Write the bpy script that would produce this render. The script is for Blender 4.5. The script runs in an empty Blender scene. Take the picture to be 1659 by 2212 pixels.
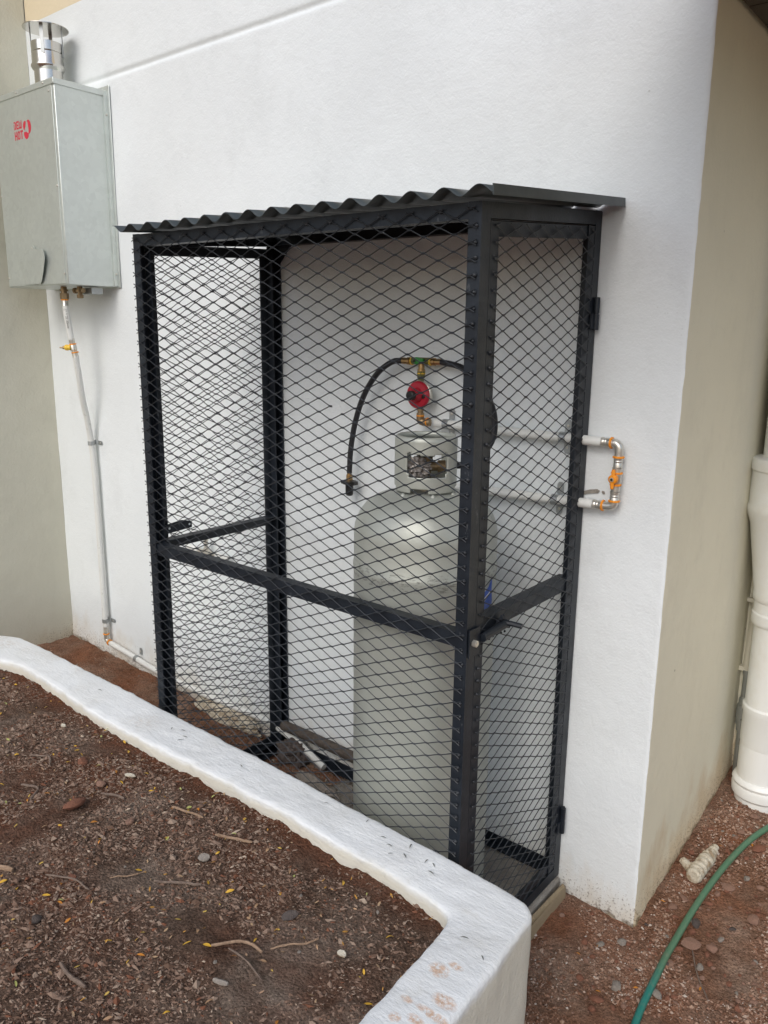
import bpy, bmesh, math, random
from mathutils import Vector, Matrix, noise
import numpy as np
rnd = random.Random(7)
sc = bpy.context.scene
col = sc.collection
PI = math.pi

# ------------------------------------------------------------------ camera, sky, sun, exposure
cd = bpy.data.cameras.new("camera"); cam = bpy.data.objects.new("camera", cd); col.objects.link(cam)
sc.camera = cam
yaw, pitch, roll = 0.682, -0.2207, 0.0105
f = Vector((-math.sin(yaw)*math.cos(pitch), math.cos(yaw)*math.cos(pitch), math.sin(pitch)))
r0 = Vector((math.cos(yaw), math.sin(yaw), 0)); u0 = r0.cross(f)
r1 = math.cos(roll)*r0 + math.sin(roll)*u0; u1 = -math.sin(roll)*r0 + math.cos(roll)*u0
M = Matrix.Identity(4)
for i in range(3):
    M[i][0] = r1[i]; M[i][1] = u1[i]; M[i][2] = -f[i]
M.translation = Vector((2.0614, -1.948, 1.5654))
cam.matrix_world = M
cd.sensor_fit = 'VERTICAL'; cd.sensor_height = 36.0; cd.lens = 36.0*1711.03/2212.0
cd.clip_start = 0.02; cd.clip_end = 400
SUN_EL, SUN_AZ = math.radians(40), math.radians(165)      # azimuth clockwise from +y: soft light from the front
w = bpy.data.worlds.new("World"); sc.world = w; w.use_nodes = True
nt = w.node_tree; bg = nt.nodes['Background']
sky = nt.nodes.new('ShaderNodeTexSky'); sky.sky_type = 'NISHITA'; sky.sun_disc = False
sky.sun_elevation = SUN_EL; sky.sun_rotation = SUN_AZ
sky.air_density = 1.0; sky.dust_density = 2.5; sky.ozone_density = 1.5
hs = nt.nodes.new('ShaderNodeHueSaturation'); hs.inputs['Saturation'].default_value = 0.8      # thin high cloud
nt.links.new(sky.outputs[0], hs.inputs['Color']); nt.links.new(hs.outputs[0], bg.inputs[0]); bg.inputs[1].default_value = 0.15
sd = bpy.data.lights.new("sun", 'SUN'); sd.energy = 0.7; sd.angle = math.radians(26); sd.color = (1.0, 0.985, 0.96)
sun = bpy.data.objects.new("sun", sd); col.objects.link(sun)
sdir = Vector((math.sin(SUN_AZ)*math.cos(SUN_EL), math.cos(SUN_AZ)*math.cos(SUN_EL), math.sin(SUN_EL)))
sun.rotation_euler = sdir.to_track_quat('Z', 'Y').to_euler()
sc.view_settings.view_transform = 'Standard'; sc.view_settings.look = 'None'
sc.view_settings.gamma = 1; sc.view_settings.use_curve_mapping = False
sc.view_settings.exposure = 0.27
sc.render.engine = 'CYCLES'

# ------------------------------------------------------------------ mesh helpers
ORG = {}
class MB:
    def __init__(s): s.v = []; s.f = []
    def add(s, vs, fs):
        n = len(s.v); s.v += [tuple(p) for p in vs]; s.f += [tuple(i+n for i in q) for q in fs]; return s
    def box(s, a, b):
        x0, y0, z0 = (min(a[i], b[i]) for i in range(3)); x1, y1, z1 = (max(a[i], b[i]) for i in range(3))
        return s.add([(x0,y0,z0),(x1,y0,z0),(x1,y1,z0),(x0,y1,z0),(x0,y0,z1),(x1,y0,z1),(x1,y1,z1),(x0,y1,z1)],
                     [(0,3,2,1),(4,5,6,7),(0,1,5,4),(1,2,6,5),(2,3,7,6),(3,0,4,7)])
    def prism(s, poly, vec):
        vec = Vector(vec); n = len(poly); a = [Vector(p) for p in poly]
        nrm = Vector((0,0,0))
        for i in range(n): nrm += (a[i]-a[0]).cross(a[(i+1) % n]-a[0])
        if nrm.dot(vec) > 0: a = a[::-1]
        vs = a + [p+vec for p in a]
        fs = [tuple(range(n)), tuple(range(2*n-1, n-1, -1))]
        for i in range(n):
            j = (i+1) % n; fs.append((j, i, i+n, j+n))
        return s.add(vs, fs)
    def tube(s, pts, r, n=10, cap=True, ref=None):
        pts = [Vector(p) for p in pts]; m = len(pts)
        rr = r if isinstance(r, (list, tuple)) else [r]*m
        t0 = (pts[1]-pts[0]).normalized()
        up = Vector(ref) if ref else (Vector((0,0,1)) if abs(t0.z) < .9 else Vector((1,0,0)))
        nrm = (up - t0*up.dot(t0)).normalized(); vs = []
        for i in range(m):
            if i == 0: t = t0
            elif i == m-1: t = (pts[-1]-pts[-2]).normalized()
            else:
                t = ((pts[i]-pts[i-1]).normalized()+(pts[i+1]-pts[i]).normalized())
                t = t.normalized() if t.length > 1e-6 else t0
            nrm = (nrm - t*nrm.dot(t)).normalized(); b = t.cross(nrm)
            for k in range(n):
                a = 2*PI*k/n; vs.append(pts[i] + rr[i]*(math.cos(a)*nrm + math.sin(a)*b))
        fs = []
        for i in range(m-1):
            for k in range(n):
                k2 = (k+1) % n; fs.append((i*n+k, i*n+k2, (i+1)*n+k2, (i+1)*n+k))
        if cap: fs += [tuple(range(n-1, -1, -1)), tuple(range((m-1)*n, m*n))]
        return s.add(vs, fs)
    def lathe(s, o, axis, prof, n=24):
        """prof: list of (distance along axis, radius)"""
        o = Vector(o); ax = Vector(axis).normalized()
        up = Vector((0,0,1)) if abs(ax.z) < .9 else Vector((1,0,0))
        a1 = (up - ax*up.dot(ax)).normalized(); b1 = ax.cross(a1); vs = []; m = len(prof)
        for h, r in prof:
            for k in range(n):
                a = 2*PI*k/n; vs.append(o + ax*h + r*(math.cos(a)*a1 + math.sin(a)*b1))
        fs = []
        for i in range(m-1):
            for k in range(n):
                k2 = (k+1) % n; fs.append((i*n+k, i*n+k2, (i+1)*n+k2, (i+1)*n+k))
        if prof[0][1] > 1e-4: fs.append(tuple(range(n-1, -1, -1)))
        if prof[-1][1] > 1e-4: fs.append(tuple(range((m-1)*n, m*n)))
        return s.add(vs, fs)
    def angle(s, p0, p1, da, db, w=.03, t=.0035, w2=None):
        """steel angle from p0 to p1: outer corner on the line, flanges along da and db"""
        w2 = w2 or w
        p0, p1, da, db = Vector(p0), Vector(p1), Vector(da), Vector(db)
        poly = [p0, p0+da*w, p0+da*w+db*t, p0+da*t+db*t, p0+da*t+db*w2, p0+db*w2]
        return s.prism(poly, p1-p0)
    def build(s, name, mat, parent=None, smooth=True, ang=35, bevel=0, kind=None):
        o = Vector((0,0,0)) if parent is None else ORG.get(parent.name, Vector((0,0,0)))
        me = bpy.data.meshes.new(name)
        me.from_pydata([(p[0]-o.x, p[1]-o.y, p[2]-o.z) for p in s.v], [], s.f)
        me.validate(); me.update()
        me.materials.append(mat)
        if smooth:
            me.polygons.foreach_set('use_smooth', [True]*len(me.polygons))
            me.set_sharp_from_angle(angle=math.radians(ang))
        ob = bpy.data.objects.new(name, me); col.objects.link(ob)
        if parent is not None: ob.parent = parent
        ORG[ob.name] = o
        if bevel:
            b = ob.modifiers.new('bevel', 'BEVEL'); b.width = bevel; b.segments = 2; b.limit_method = 'ANGLE'; b.angle_limit = math.radians(40)
        if kind: ob['kind'] = kind
        return ob

def tag(o, label=None, cat=None, group=None, kind=None):
    if label: o['label'] = label
    if cat: o['category'] = cat
    if group: o['group'] = group
    if kind: o['kind'] = kind
    return o
def thing(name, loc, label, cat, group=None):
    o = bpy.data.objects.new(name, None); o.empty_display_size = .1; col.objects.link(o); o.location = loc
    ORG[o.name] = Vector(loc)
    return tag(o, label, cat, group)
def smoothpath(pts, k=8):
    P = [Vector(p) for p in pts]; P = [P[0]*2-P[1]] + P + [P[-1]*2-P[-2]]; out = []
    for i in range(1, len(P)-2):
        for j in range(k):
            t = j/k; a, b, c, d = P[i-1:i+3]
            out.append(.5*((2*b)+(c-a)*t+(2*a-5*b+4*c-d)*t*t+(3*b-3*c+d-a)*t**3))
    out.append(P[-2]); return out
def nz(x, y, z=0): return noise.noise(Vector((x, y, z)))

# ------------------------------------------------------------------ material helpers
def mat(name, base=(.5,.5,.5), rough=.6, metal=0, spec=.5, coat=0):
    m = bpy.data.materials.new(name); m.use_nodes = True
    p = m.node_tree.nodes['Principled BSDF']
    p.inputs['Base Color'].default_value = (*base, 1); p.inputs['Roughness'].default_value = rough
    p.inputs['Metallic'].default_value = metal; p.inputs['Specular IOR Level'].default_value = spec
    if coat: p.inputs['Coat Weight'].default_value = coat
    return m
class N:
    def __init__(s, m): s.m = m; s.t = m.node_tree; s.p = s.t.nodes['Principled BSDF']; s.tc = s.t.nodes.new('ShaderNodeTexCoord')
    def link(s, a, b): s.t.links.new(a, b)
    def obj(s, sx=1, sy=1, sz=1):
        mp = s.t.nodes.new('ShaderNodeMapping'); mp.inputs['Scale'].default_value = (sx, sy, sz)
        s.link(s.tc.outputs['Object'], mp.inputs['Vector']); return mp.outputs[0]
    def noise(s, scale, detail=4, rough=.55, vec=None, dist=0):
        n = s.t.nodes.new('ShaderNodeTexNoise'); n.inputs['Scale'].default_value = scale; n.inputs['Detail'].default_value = detail
        n.inputs['Roughness'].default_value = rough; n.inputs['Distortion'].default_value = dist
        s.link(vec if vec is not None else s.tc.outputs['Object'], n.inputs['Vector']); return n.outputs['Fac']
    def voro(s, scale, feature='F1', out='Distance', vec=None):
        n = s.t.nodes.new('ShaderNodeTexVoronoi'); n.inputs['Scale'].default_value = scale; n.feature = feature
        s.link(vec if vec is not None else s.tc.outputs['Object'], n.inputs['Vector']); return n.outputs[out]
    def ramp(s, fac, stops, interp='LINEAR'):
        r = s.t.nodes.new('ShaderNodeValToRGB'); r.color_ramp.interpolation = interp
        e = r.color_ramp.elements
        while len(e) < len(stops): e.new(.5)
        for i, (pos, c) in enumerate(stops):
            e[i].position = pos; e[i].color = (*c, 1) if len(c) == 3 else c
        s.link(fac, r.inputs[0]); return r.outputs[0]
    def mix(s, fac, a, b, mode='MIX'):
        n = s.t.nodes.new('ShaderNodeMix'); n.data_type = 'RGBA'; n.blend_type = mode
        for sock, v in ((n.inputs[0], fac), (n.inputs[6], a), (n.inputs[7], b)):
            if hasattr(v, 'is_output'): s.link(v, sock)
            elif isinstance(v, (int, float)): sock.default_value = v
            else: sock.default_value = (*v, 1)
        return n.outputs[2]
    def math(s, op, a, b=None, c=None, clamp=False):
        n = s.t.nodes.new('ShaderNodeMath'); n.operation = op; n.use_clamp = clamp
        for i, v in enumerate((a, b, c)):
            if v is None: continue
            if hasattr(v, 'is_output'): s.link(v, n.inputs[i])
            else: n.inputs[i].default_value = v
        return n.outputs[0]
    def sep(s):
        n = s.t.nodes.new('ShaderNodeSeparateXYZ'); s.link(s.tc.outputs['Object'], n.inputs[0]); return n.outputs
    def bump(s, h, strength=.3, dist=.01, prev=None):
        n = s.t.nodes.new('ShaderNodeBump'); n.inputs['Strength'].default_value = strength; n.inputs['Distance'].default_value = dist
        s.link(h, n.inputs['Height'])
        if prev is not None: s.link(prev, n.inputs['Normal'])
        s.link(n.outputs[0], s.p.inputs['Normal']); return n.outputs[0]
    def color(s, c): s.link(c, s.p.inputs['Base Color'])
    def rough(s, r): s.link(r, s.p.inputs['Roughness'])
    def mask(s, fac, lo, hi):
        return s.ramp(fac, [(lo, (0,0,0)), (hi, (1,1,1))])

def plaster(name, base, dirt, ground, speck=True, splash=.30, grain=1.0, mortar=(.46,.39,.28)):
    """painted plaster: fine roller stipple, faint blotches, specks and mud splash with bare mortar along the ground line.
    ground = (a, b, c): ground height a*x + b*y + c in object space"""
    m = mat(name, base, .75, 0, .3); n = N(m)
    blotch = n.noise(1.6, 3, .5)
    c = n.mix(n.ramp(blotch, [(.35, (0,0,0)), (.7, (1,1,1))]), base, tuple(v*.91 for v in base))
    c = n.mix(n.mask(n.noise(7, 6, .7, n.obj(1, 1, .6)), .52, .74), c, tuple(v*.90 for v in base))
    xyz = n.sep()
    g = n.math('ADD', n.math('MULTIPLY', xyz[0], ground[0]), n.math('MULTIPLY_ADD', xyz[1], ground[1], ground[2]))
    h = n.math('SUBTRACT', xyz[2], g)
    # splash: brownish, fading up
    sp = n.noise(9, 5, .65, n.obj(1, 1, .55))
    hh = n.math('SUBTRACT', n.math('MULTIPLY_ADD', sp, splash, -splash*.15), h)
    f1 = n.ramp(hh, [(.0, (0,0,0)), (.16, (.55,.55,.55))])
    c = n.mix(f1, c, dirt)
    # bare crumbly mortar edge
    e = n.noise(26, 6, .7)
    he = n.math('SUBTRACT', n.math('MULTIPLY_ADD', e, .095, -.041), h)
    f2 = n.mask(he, .0, .016)
    c = n.mix(f2, c, n.mix(n.noise(70, 3), mortar, tuple(v*.5 for v in mortar)))
    # dark mud fleck near ground
    fl = n.mask(n.math('ADD', n.noise(150, 3, .7), n.math('MULTIPLY', h, -1.1)), .52, .57)
    c = n.mix(n.math('MULTIPLY', fl, .55), c, (.10,.06,.035))
    if speck:
        v = n.voro(9.5); pick = n.mask(n.noise(5.3, 0), .60, .63)
        d = n.mask(v, .018, .05)
        dd = n.math('MULTIPLY', n.math('SUBTRACT', 1, d), pick)
        c = n.mix(n.math('MULTIPLY', dd, .75), c, (.12,.11,.09))
        # scattered fine dust spots
        v2 = n.voro(60); d2 = n.math('SUBTRACT', 1, n.mask(v2, .05, .16)); pk2 = n.mask(n.noise(2.2, 2), .52, .66)
        c = n.mix(n.math('MULTIPLY', n.math('MULTIPLY', d2, pk2), .16), c, (.2,.19,.16))
    n.color(c)
    a = n.noise(150*grain, 3, .6); b = n.noise(38*grain, 3, .5); l = n.noise(6, 2)
    hgt = n.math('ADD', n.math('MULTIPLY', a, .35), n.math('MULTIPLY_ADD', b, .5, n.math('MULTIPLY', l, 1.0)))
    hgt = n.math('SUBTRACT', hgt, n.math('MULTIPLY', f2, n.math('MULTIPLY_ADD', n.noise(90, 4, .7), 2.5, 1.0)))
    n.bump(hgt, .55, .006)
    return m

WHITE = plaster('white_wall_paint', (.77,.81,.82), (.56,.48,.36), (-.042, 0, -.059), splash=.40)
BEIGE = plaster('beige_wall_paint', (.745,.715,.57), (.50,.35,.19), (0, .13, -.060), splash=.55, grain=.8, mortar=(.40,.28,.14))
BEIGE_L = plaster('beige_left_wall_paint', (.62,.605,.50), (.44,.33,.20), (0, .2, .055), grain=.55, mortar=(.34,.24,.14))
CREAM = mat('cream_soffit_paint', (.70,.61,.44), .8, 0, .3)
n = N(CREAM); n.bump(n.noise(60, 4), .3, .005)
DARKWOOD = mat('dark_stained_timber', (.035,.026,.018), .6)
n = N(DARKWOOD); n.color(n.mix(n.noise(6, 6, .6, n.obj(1, 12, 12)), (.02,.014,.01), (.06,.045,.03)))

def make_lime():
    m = mat('limewashed_plaster', (.80,.82,.82), .8, 0, .3); n = N(m)
    xyz = n.sep()
    c = n.mix(n.mask(n.noise(7, 5, .6), .42, .72), (.765,.785,.785), (.71,.72,.705))
    # yellowish, darker cream on the faces below the rim
    lo = n.mask(n.math('SUBTRACT', n.math('MULTIPLY_ADD', n.noise(14, 4, .6), .03, .379), xyz[2]), .0, .018)
    c = n.mix(n.math('MULTIPLY', lo, .75), c, (.62,.58,.46))
    # mud scuffs at the corner
    s1 = n.noise(3.5, 2, .5); s2 = n.noise(70, 4, .75)
    spot = n.math('MULTIPLY', n.mask(s1, .60, .72), n.mask(s2, .46, .62))
    c = n.mix(n.math('MULTIPLY', spot, .28), c, (.42,.30,.18))
    # rust coloured prints on the short arm
    acc = None
    for (x, y, rx, ry) in ((1.351,-.895,.016,.013), (1.371,-.868,.012,.006), (1.400,-.948,.019,.012), (1.402,-.984,.030,.007), (1.345,-.985,.010,.006), (1.384,-1.012,.013,.008), (1.352,-1.03,.009,.008)):
        dx = n.math('DIVIDE', n.math('SUBTRACT', xyz[0], x), rx); dy = n.math('DIVIDE', n.math('SUBTRACT', xyz[1], y), ry)
        d = n.math('ADD', n.math('MULTIPLY', dx, dx), n.math('MULTIPLY', dy, dy))
        k = n.math('SUBTRACT', 1.25, n.math('MULTIPLY', d, .55), clamp=True)
        acc = k if acc is None else n.math('MAXIMUM', acc, k)
    top = n.math('GREATER_THAN', xyz[2], .385)
    br = n.math('MULTIPLY', n.math('MULTIPLY', acc, top), n.mask(n.noise(95, 5, .8), .40, .56))
    c = n.mix(n.math('MULTIPLY', br, .7), c, (.56,.29,.12))
    n.color(c)
    strokes = n.noise(30, 5, .65, n.obj(1.0, 3.2, 3.2)); a = n.noise(130, 4, .6); pit = n.noise(16, 3, .5)
    n.bump(n.math('ADD', n.math('MULTIPLY', strokes, 1.0), n.math('MULTIPLY_ADD', a, .45, n.math('MULTIPLY', pit, .7))), .45, .007)
    return m
LIME = make_lime()

def paint_black(name, base=(.010,.0135,.019), ro=.42, sp=.35):
    m = mat(name, base, ro, 0, sp); n = N(m)
    c = n.mix(n.mask(n.noise(11, 5, .6), .45, .75), base, tuple(v*1.7+.004 for v in base))
    sc_ = n.mask(n.noise(60, 3, .7, n.obj(1, 1, .4)), .66, .72)
    c = n.mix(n.math('MULTIPLY', sc_, .35), c, (.16,.17,.18))
    n.color(c); n.rough(n.math('MULTIPLY_ADD', n.noise(25, 4), .3, ro-.13))
    n.bump(n.noise(180, 3), .25, .0015); return m
STEEL = paint_black('black_frame_paint')
MESH = paint_black('black_mesh_paint', (.020,.023,.027), .5, .45)
ROOF = mat('dark_green_grey_roof_paint', (.035,.045,.046), .33)
n = N(ROOF); n.color(n.mix(n.mask(n.noise(14, 5), .4, .75), (.032,.041,.043), (.06,.072,.072))); n.rough(n.math('MULTIPLY_ADD', n.noise(9, 4), .25, .22))

def galv(name, base=(.65,.69,.66), sc1=55, rough=.42, metal=.75):
    m = mat(name, base, rough, metal); n = N(m)
    sp = n.voro(sc1, out='Color'); bw = n.t.nodes.new('ShaderNodeRGBToBW'); n.link(sp, bw.inputs[0])
    c = n.mix(bw.outputs[0], tuple(v*.95 for v in base), tuple(min(1, v*1.05) for v in base))
    c = n.mix(n.math('MULTIPLY', n.mask(n.noise(5, 5, .6), .45, .75), .3), c, tuple(v*.85 for v in base))
    wh = n.mask(n.noise(22, 5, .7), .66, .74)
    c = n.mix(n.math('MULTIPLY', wh, .3), c, (.72,.75,.73))
    n.color(c); n.rough(n.math('MULTIPLY_ADD', n.noise(7, 4), .22, rough-.1)); n.bump(n.noise(3.2, 2), .35, .02); return m
GALV = galv('galvanised_sheet')
GALV_S = galv('galvanised_clip', (.42,.44,.44), 120, .45, .8)
CHROME = mat('polished_stainless', (.62,.60,.56), .16, 1.0)
n = N(CHROME); n.rough(n.math('MULTIPLY_ADD', n.noise(8, 3, .5, n.obj(1,1,.2)), .18, .08)); n.bump(n.noise(5, 2), .12, .02)
FITTING = mat('nickel_fitting', (.62,.60,.54), .34, .75)
n = N(FITTING); n.bump(n.noise(60, 2), .3, .003)
BRASS = mat('brass_fitting', (.55,.36,.17), .32, 1.0)
n = N(BRASS); n.color(n.mix(n.noise(40, 4), (.62,.43,.20), (.34,.22,.11)))
DULLBRASS = mat('dull_brass', (.33,.24,.14), .45, .8)
OLIVE = mat('olive_metal_coupling', (.16,.16,.06), .4, .5)
ORANGE = mat('orange_plastic', (.85,.30,.015), .42)
YELLOW = mat('yellow_plastic', (.80,.52,.05), .4)
GREEN = mat('green_plastic', (.03,.24,.04), .4)
PIPE = mat('white_plastic_pipe', (.70,.71,.68), .42)
n = N(PIPE); n.color(n.mix(n.math('MULTIPLY', n.mask(n.noise(35, 5, .75, n.obj(1,1,1)), .60, .70), .5), (.70,.71,.68), (.33,.33,.30)))
PVC = mat('painted_drain_pipe', (.80,.815,.79), .38)
n = N(PVC); n.color(n.mix(n.math('MULTIPLY', n.mask(n.noise(9, 6, .7), .5, .75), .5), (.80,.815,.79), (.70,.67,.58)))
CONDUIT = mat('cream_painted_conduit', (.66,.63,.52), .5)
RUBBER = mat('black_rubber_hose', (.014,.014,.016), .5)
BLACKP = mat('black_plastic', (.012,.012,.012), .4)
RED = mat('red_regulator_enamel', (.42,.012,.030), .36)
n = N(RED); n.color(n.mix(n.math('MULTIPLY', n.mask(n.noise(50, 5, .7), .58, .74), .35), (.40,.010,.028), (.62,.32,.33)))
REDPRINT = mat('red_print', (.58,.025,.055), .5)
BLACKPRINT = mat('black_print', (.04,.04,.04), .6)
def cyl_paint():
    m = mat('silver_grey_cylinder_paint', (.45,.47,.43), .34, .3); n = N(m)
    c = n.mix(n.mask(n.noise(4, 4, .6), .35, .7), (.47,.49,.44), (.40,.42,.38))
    scf = n.mask(n.noise(30, 6, .75, n.obj(1, 1, .35)), .655, .70)
    c = n.mix(n.math('MULTIPLY', scf, .75), c, (.07,.07,.065))
    z = n.sep()[2]
    rub = n.math('MULTIPLY', n.mask(n.noise(55, 4, .7, n.obj(1, 1, 2.5)), .52, .60), n.math('MULTIPLY', n.math('GREATER_THAN', z, .955), n.math('LESS_THAN', z, 1.0)))
    c = n.mix(n.math('MULTIPLY', rub, .6), c, (.10,.10,.09))
    low = n.mask(n.math('SUBTRACT', .22, z), .0, .2)
    c = n.mix(n.math('MULTIPLY', low, n.math('MULTIPLY', n.noise(8, 5), .8)), c, (.17,.16,.14))
    n.color(c); n.rough(n.math('MULTIPLY_ADD', n.noise(12, 4), .24, .30)); n.bump(n.noise(120, 3), .2, .002); return m
CYL = cyl_paint()
BLUE = mat('blue_sticker', (.012,.08,.42), .35)
WHITEST = mat('white_sticker_line', (.75,.76,.76), .4)
FILM = mat('crumpled_plastic_film', (.20,.18,.165), .25, .2)
def hose_m():
    m = mat('green_garden_hose', (.02,.20,.14), .38); n = N(m)
    y = n.sep()[1]
    fade = n.mask(n.math('MULTIPLY_ADD', y, 1.0, .5), .30, .42)
    c = n.mix(fade, (.005,.17,.14), (.07,.17,.10))
    n.color(n.mix(n.math('MULTIPLY', n.mask(n.noise(60, 4, .7), .5, .7), .25), c, (.25,.2,.14)))
    return m
HOSE = hose_m()

def soil(name, dark, mid, pale, red, redmask=None):
    m = mat(name, mid, .95, 0, .15); n = N(m)
    c = n.mix(n.mask(n.noise(34, 8, .72), .36, .66), dark, mid)
    c = n.mix(n.math('MULTIPLY', n.mask(n.noise(4.2, 5, .6), .47, .70), .85), c, pale)
    c = n.mix(n.math('MULTIPLY', n.mask(n.noise(2.7, 4, .6, n.obj(1.0, 1.15, 1)), .47, .66), .75), c, red)
    if redmask:
        xyz = n.sep()
        d = n.math('ADD', n.math('MULTIPLY', xyz[0], redmask[0]), n.math('MULTIPLY_ADD', xyz[1], redmask[1], redmask[2]))
        k = n.mask(n.math('ADD', d, n.math('MULTIPLY_ADD', n.noise(8, 4), .16, -.08)), .0, .11)
        c = n.mix(n.math('MULTIPLY', k, .9), c, red)
    cr = n.voro(210, out='Color'); bw = n.t.nodes.new('ShaderNodeRGBToBW'); n.link(cr, bw.inputs[0])
    c = n.mix(.55, c, n.mix(bw.outputs[0], (.25,.22,.2), (1.5,1.5,1.5)), 'MULTIPLY')
    n.color(c)
    n.bump(n.math('ADD', n.math('MULTIPLY', n.noise(60, 9, .75), 1.0), n.math('MULTIPLY', n.voro(150), -.35)), 1.0, .02)
    return m
SOIL = soil('planter_soil', (.115,.070,.048), (.235,.155,.112), (.36,.285,.225), (.185,.072,.038), (0, 1.0, .83))
EARTH = soil('bare_red_earth', (.18,.088,.052), (.34,.19,.122), (.46,.33,.25), (.35,.145,.075))
CONC = mat('rough_concrete', (.30,.28,.24), .9)
n = N(CONC); n.color(n.mix(n.mask(n.noise(12, 7, .7), .35, .65), (.33,.31,.27), (.19,.165,.14))); n.bump(n.noise(60, 6, .7), .8, .01)
TANMORTAR = mat('tan_mortar', (.32,.25,.155), .9)
n = N(TANMORTAR); n.bump(n.noise(60, 6, .7), .8, .01)
LUMP = mat('old_plaster_rubble', (.55,.50,.40), .9)
n = N(LUMP); n.color(n.mix(n.mask(n.noise(30, 6, .7), .45, .62), (.62,.57,.46), (.33,.25,.16))); n.bump(n.noise(80, 6, .7), .9, .008)

def island_mat(name, stops, rough=.85):
    m = mat(name, stops[0][1], rough, 0, .25); n = N(m)
    g = n.t.nodes.new('ShaderNodeNewGeometry')
    n.color(n.mix(.4, n.ramp(g.outputs['Random Per Island'], stops, 'CONSTANT'), n.mix(n.noise(90, 4, .7), (.5,.5,.5), (1.4,1.4,1.4)), 'MULTIPLY'))
    n.bump(n.noise(250, 3), .5, .002)
    return m
CHIPS = island_mat('dry_litter', [(0,(.13,.078,.053)), (.22,(.19,.120,.085)), (.48,(.245,.166,.122)), (.76,(.30,.22,.165)), (.90,(.185,.078,.044)), (.975,(.42,.33,.25))])
GRAVEL = island_mat('fine_gravel', [(0,(.19,.095,.058)), (.3,(.28,.16,.108)), (.6,(.35,.23,.165)), (.82,(.41,.30,.235)), (.95,(.50,.43,.37))])
RUBGRAV = island_mat('cage_floor_grit', [(0,(.10,.08,.065)), (.4,(.18,.15,.12)), (.8,(.30,.26,.22))])
def rock(name, a, b):
    m = mat(name, a, .9, 0, .25); n = N(m)
    n.color(n.mix(n.mask(n.noise(60, 6, .7), .35, .65), a, b)); n.bump(n.noise(140, 5, .7), .7, .004); return m
R_PINK = rock('pinkish_brown_stone', (.34,.21,.155), (.24,.135,.095)); R_GREY = rock('pale_grey_stone', (.34,.30,.26), (.22,.19,.16))
R_RED = rock('red_clod', (.30,.14,.09), (.19,.08,.05)); R_DARK = rock('dark_stone', (.12,.10,.09), (.07,.055,.05))
WOOD = rock('bleached_wood', (.38,.26,.175), (.26,.17,.11)); DARKTIMB = rock('dark_old_timber', (.11,.092,.078), (.06,.05,.042)); WOOD2 = rock('grey_brown_wood', (.24,.18,.14), (.14,.10,.08))
LEAF_Y = mat('yellow_leaflet', (.62,.36,.035), .5); LEAF_O = mat('orange_leaflet', (.52,.20,.025), .5); LEAF_T = mat('tan_leaflet', (.36,.22,.12), .6)
LEAF_G = mat('olive_leaflet', (.10,.12,.05), .6); LEAF_L = mat('pale_green_leaflet', (.45,.46,.14), .5)
LEAF_D = mat('grey_dry_leaflet', (.15,.15,.13), .6)

# ------------------------------------------------------------------ ground
def zg(x, y):
    xc = min(max(x, -1.6), 2.2); z = -.042*xc + .13*min(max(y, 0), 1.3) if True else 0
    if y < 0: z -= .012*min(1, -y*3)
    return z
def zg_fine(x, y):
    z = zg(x, y)
    return z + .014*nz(x*5, y*5, 3) + .010*nz(x*16, y*16, 9) + .007*nz(x*45, y*45, 1)
def axis_pts(lo, hi, step, far):
    a = list(np.arange(lo, hi, step)); out = []; d = step
    x = lo
    L_ = []
    while x > -far: d *= 1.35; x -= d; L_.append(x)
    d = step; x = a[-1]; H_ = []
    while x < far: d *= 1.35; x += d; H_.append(x)
    return L_[::-1] + a + H_
xs = axis_pts(-1.62, 2.3, .016, 90); ys = axis_pts(-.75, 1.1, .016, 90)
g = MB(); nx = len(xs)
vs = [(x, y, zg_fine(x, y) if (-1.7 < x < 2.4 and -.8 < y < 1.2) else zg(x, y)) for y in ys for x in xs]
fs = [(j*nx+i, j*nx+i+1, (j+1)*nx+i+1, (j+1)*nx+i) for j in range(len(ys)-1) for i in range(nx-1)]
g.add(vs, fs); ground = g.build('ground', EARTH, ang=180, kind='structure')

# ------------------------------------------------------------------ walls
XL, XC = -1.54, 1.4025
def wall_grid(mb, P, nu, nv, du, dv, nrm, amp, edge=0):
    P, du, dv, nrm = Vector(P), Vector(du), Vector(dv), Vector(nrm); vs = []
    for j in range(nv+1):
        for i in range(nu+1):
            p = P + du*(i/nu) + dv*(j/nv)
            vs.append(p + nrm*amp(p))
    fs = [(j*(nu+1)+i, j*(nu+1)+i+1, (j+1)*(nu+1)+i+1, (j+1)*(nu+1)+i) for j in range(nv) for i in range(nu)]
    mb.add(vs, fs)
H = 2.842
def amp_white(p):
    a = .0022*nz(p.x*2.2, p.z*2.2, 4) + .0009*nz(p.x*14, p.z*14, 8)
    d = p.z-2.542; a -= .007*math.exp(-(d/.009)**2)           # struck groove
    h = p.z-(-.042*p.x)
    if h < .09: a += .006*max(0, nz(p.x*22, p.z*22, 2))*(1-h/.09) + .004*(1-h/.09)
    e = (XC-p.x)
    if e < .012: a -= .003*(1-e/.012)**2 + .0015*nz(0, p.z*30, 5)
    return a
wroot = thing('house_wall', (XC, 0, 0), 'tall white painted plaster wall behind the cage with beige return at its right corner', 'wall')
mb = MB()
zs = list(np.arange(-.2, .16, .008)) + list(np.arange(.16, 2.5, .04)) + list(np.arange(2.5, 2.59, .004)) + list(np.arange(2.59, H, .04)) + [H]
xs2 = list(np.arange(XL, XC-.03, .02)) + list(np.arange(XC-.03, XC, .004)) + [XC]
vs = []
for z in zs:
    for x in xs2:
        p = Vector((x, 0, z)); k = 0
        if x > XC-.001: k = .0022*nz(3, z*28, 7) + .001*nz(3, z*90, 7) - .001
        vs.append((x + k, -amp_white(p), z))
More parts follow.
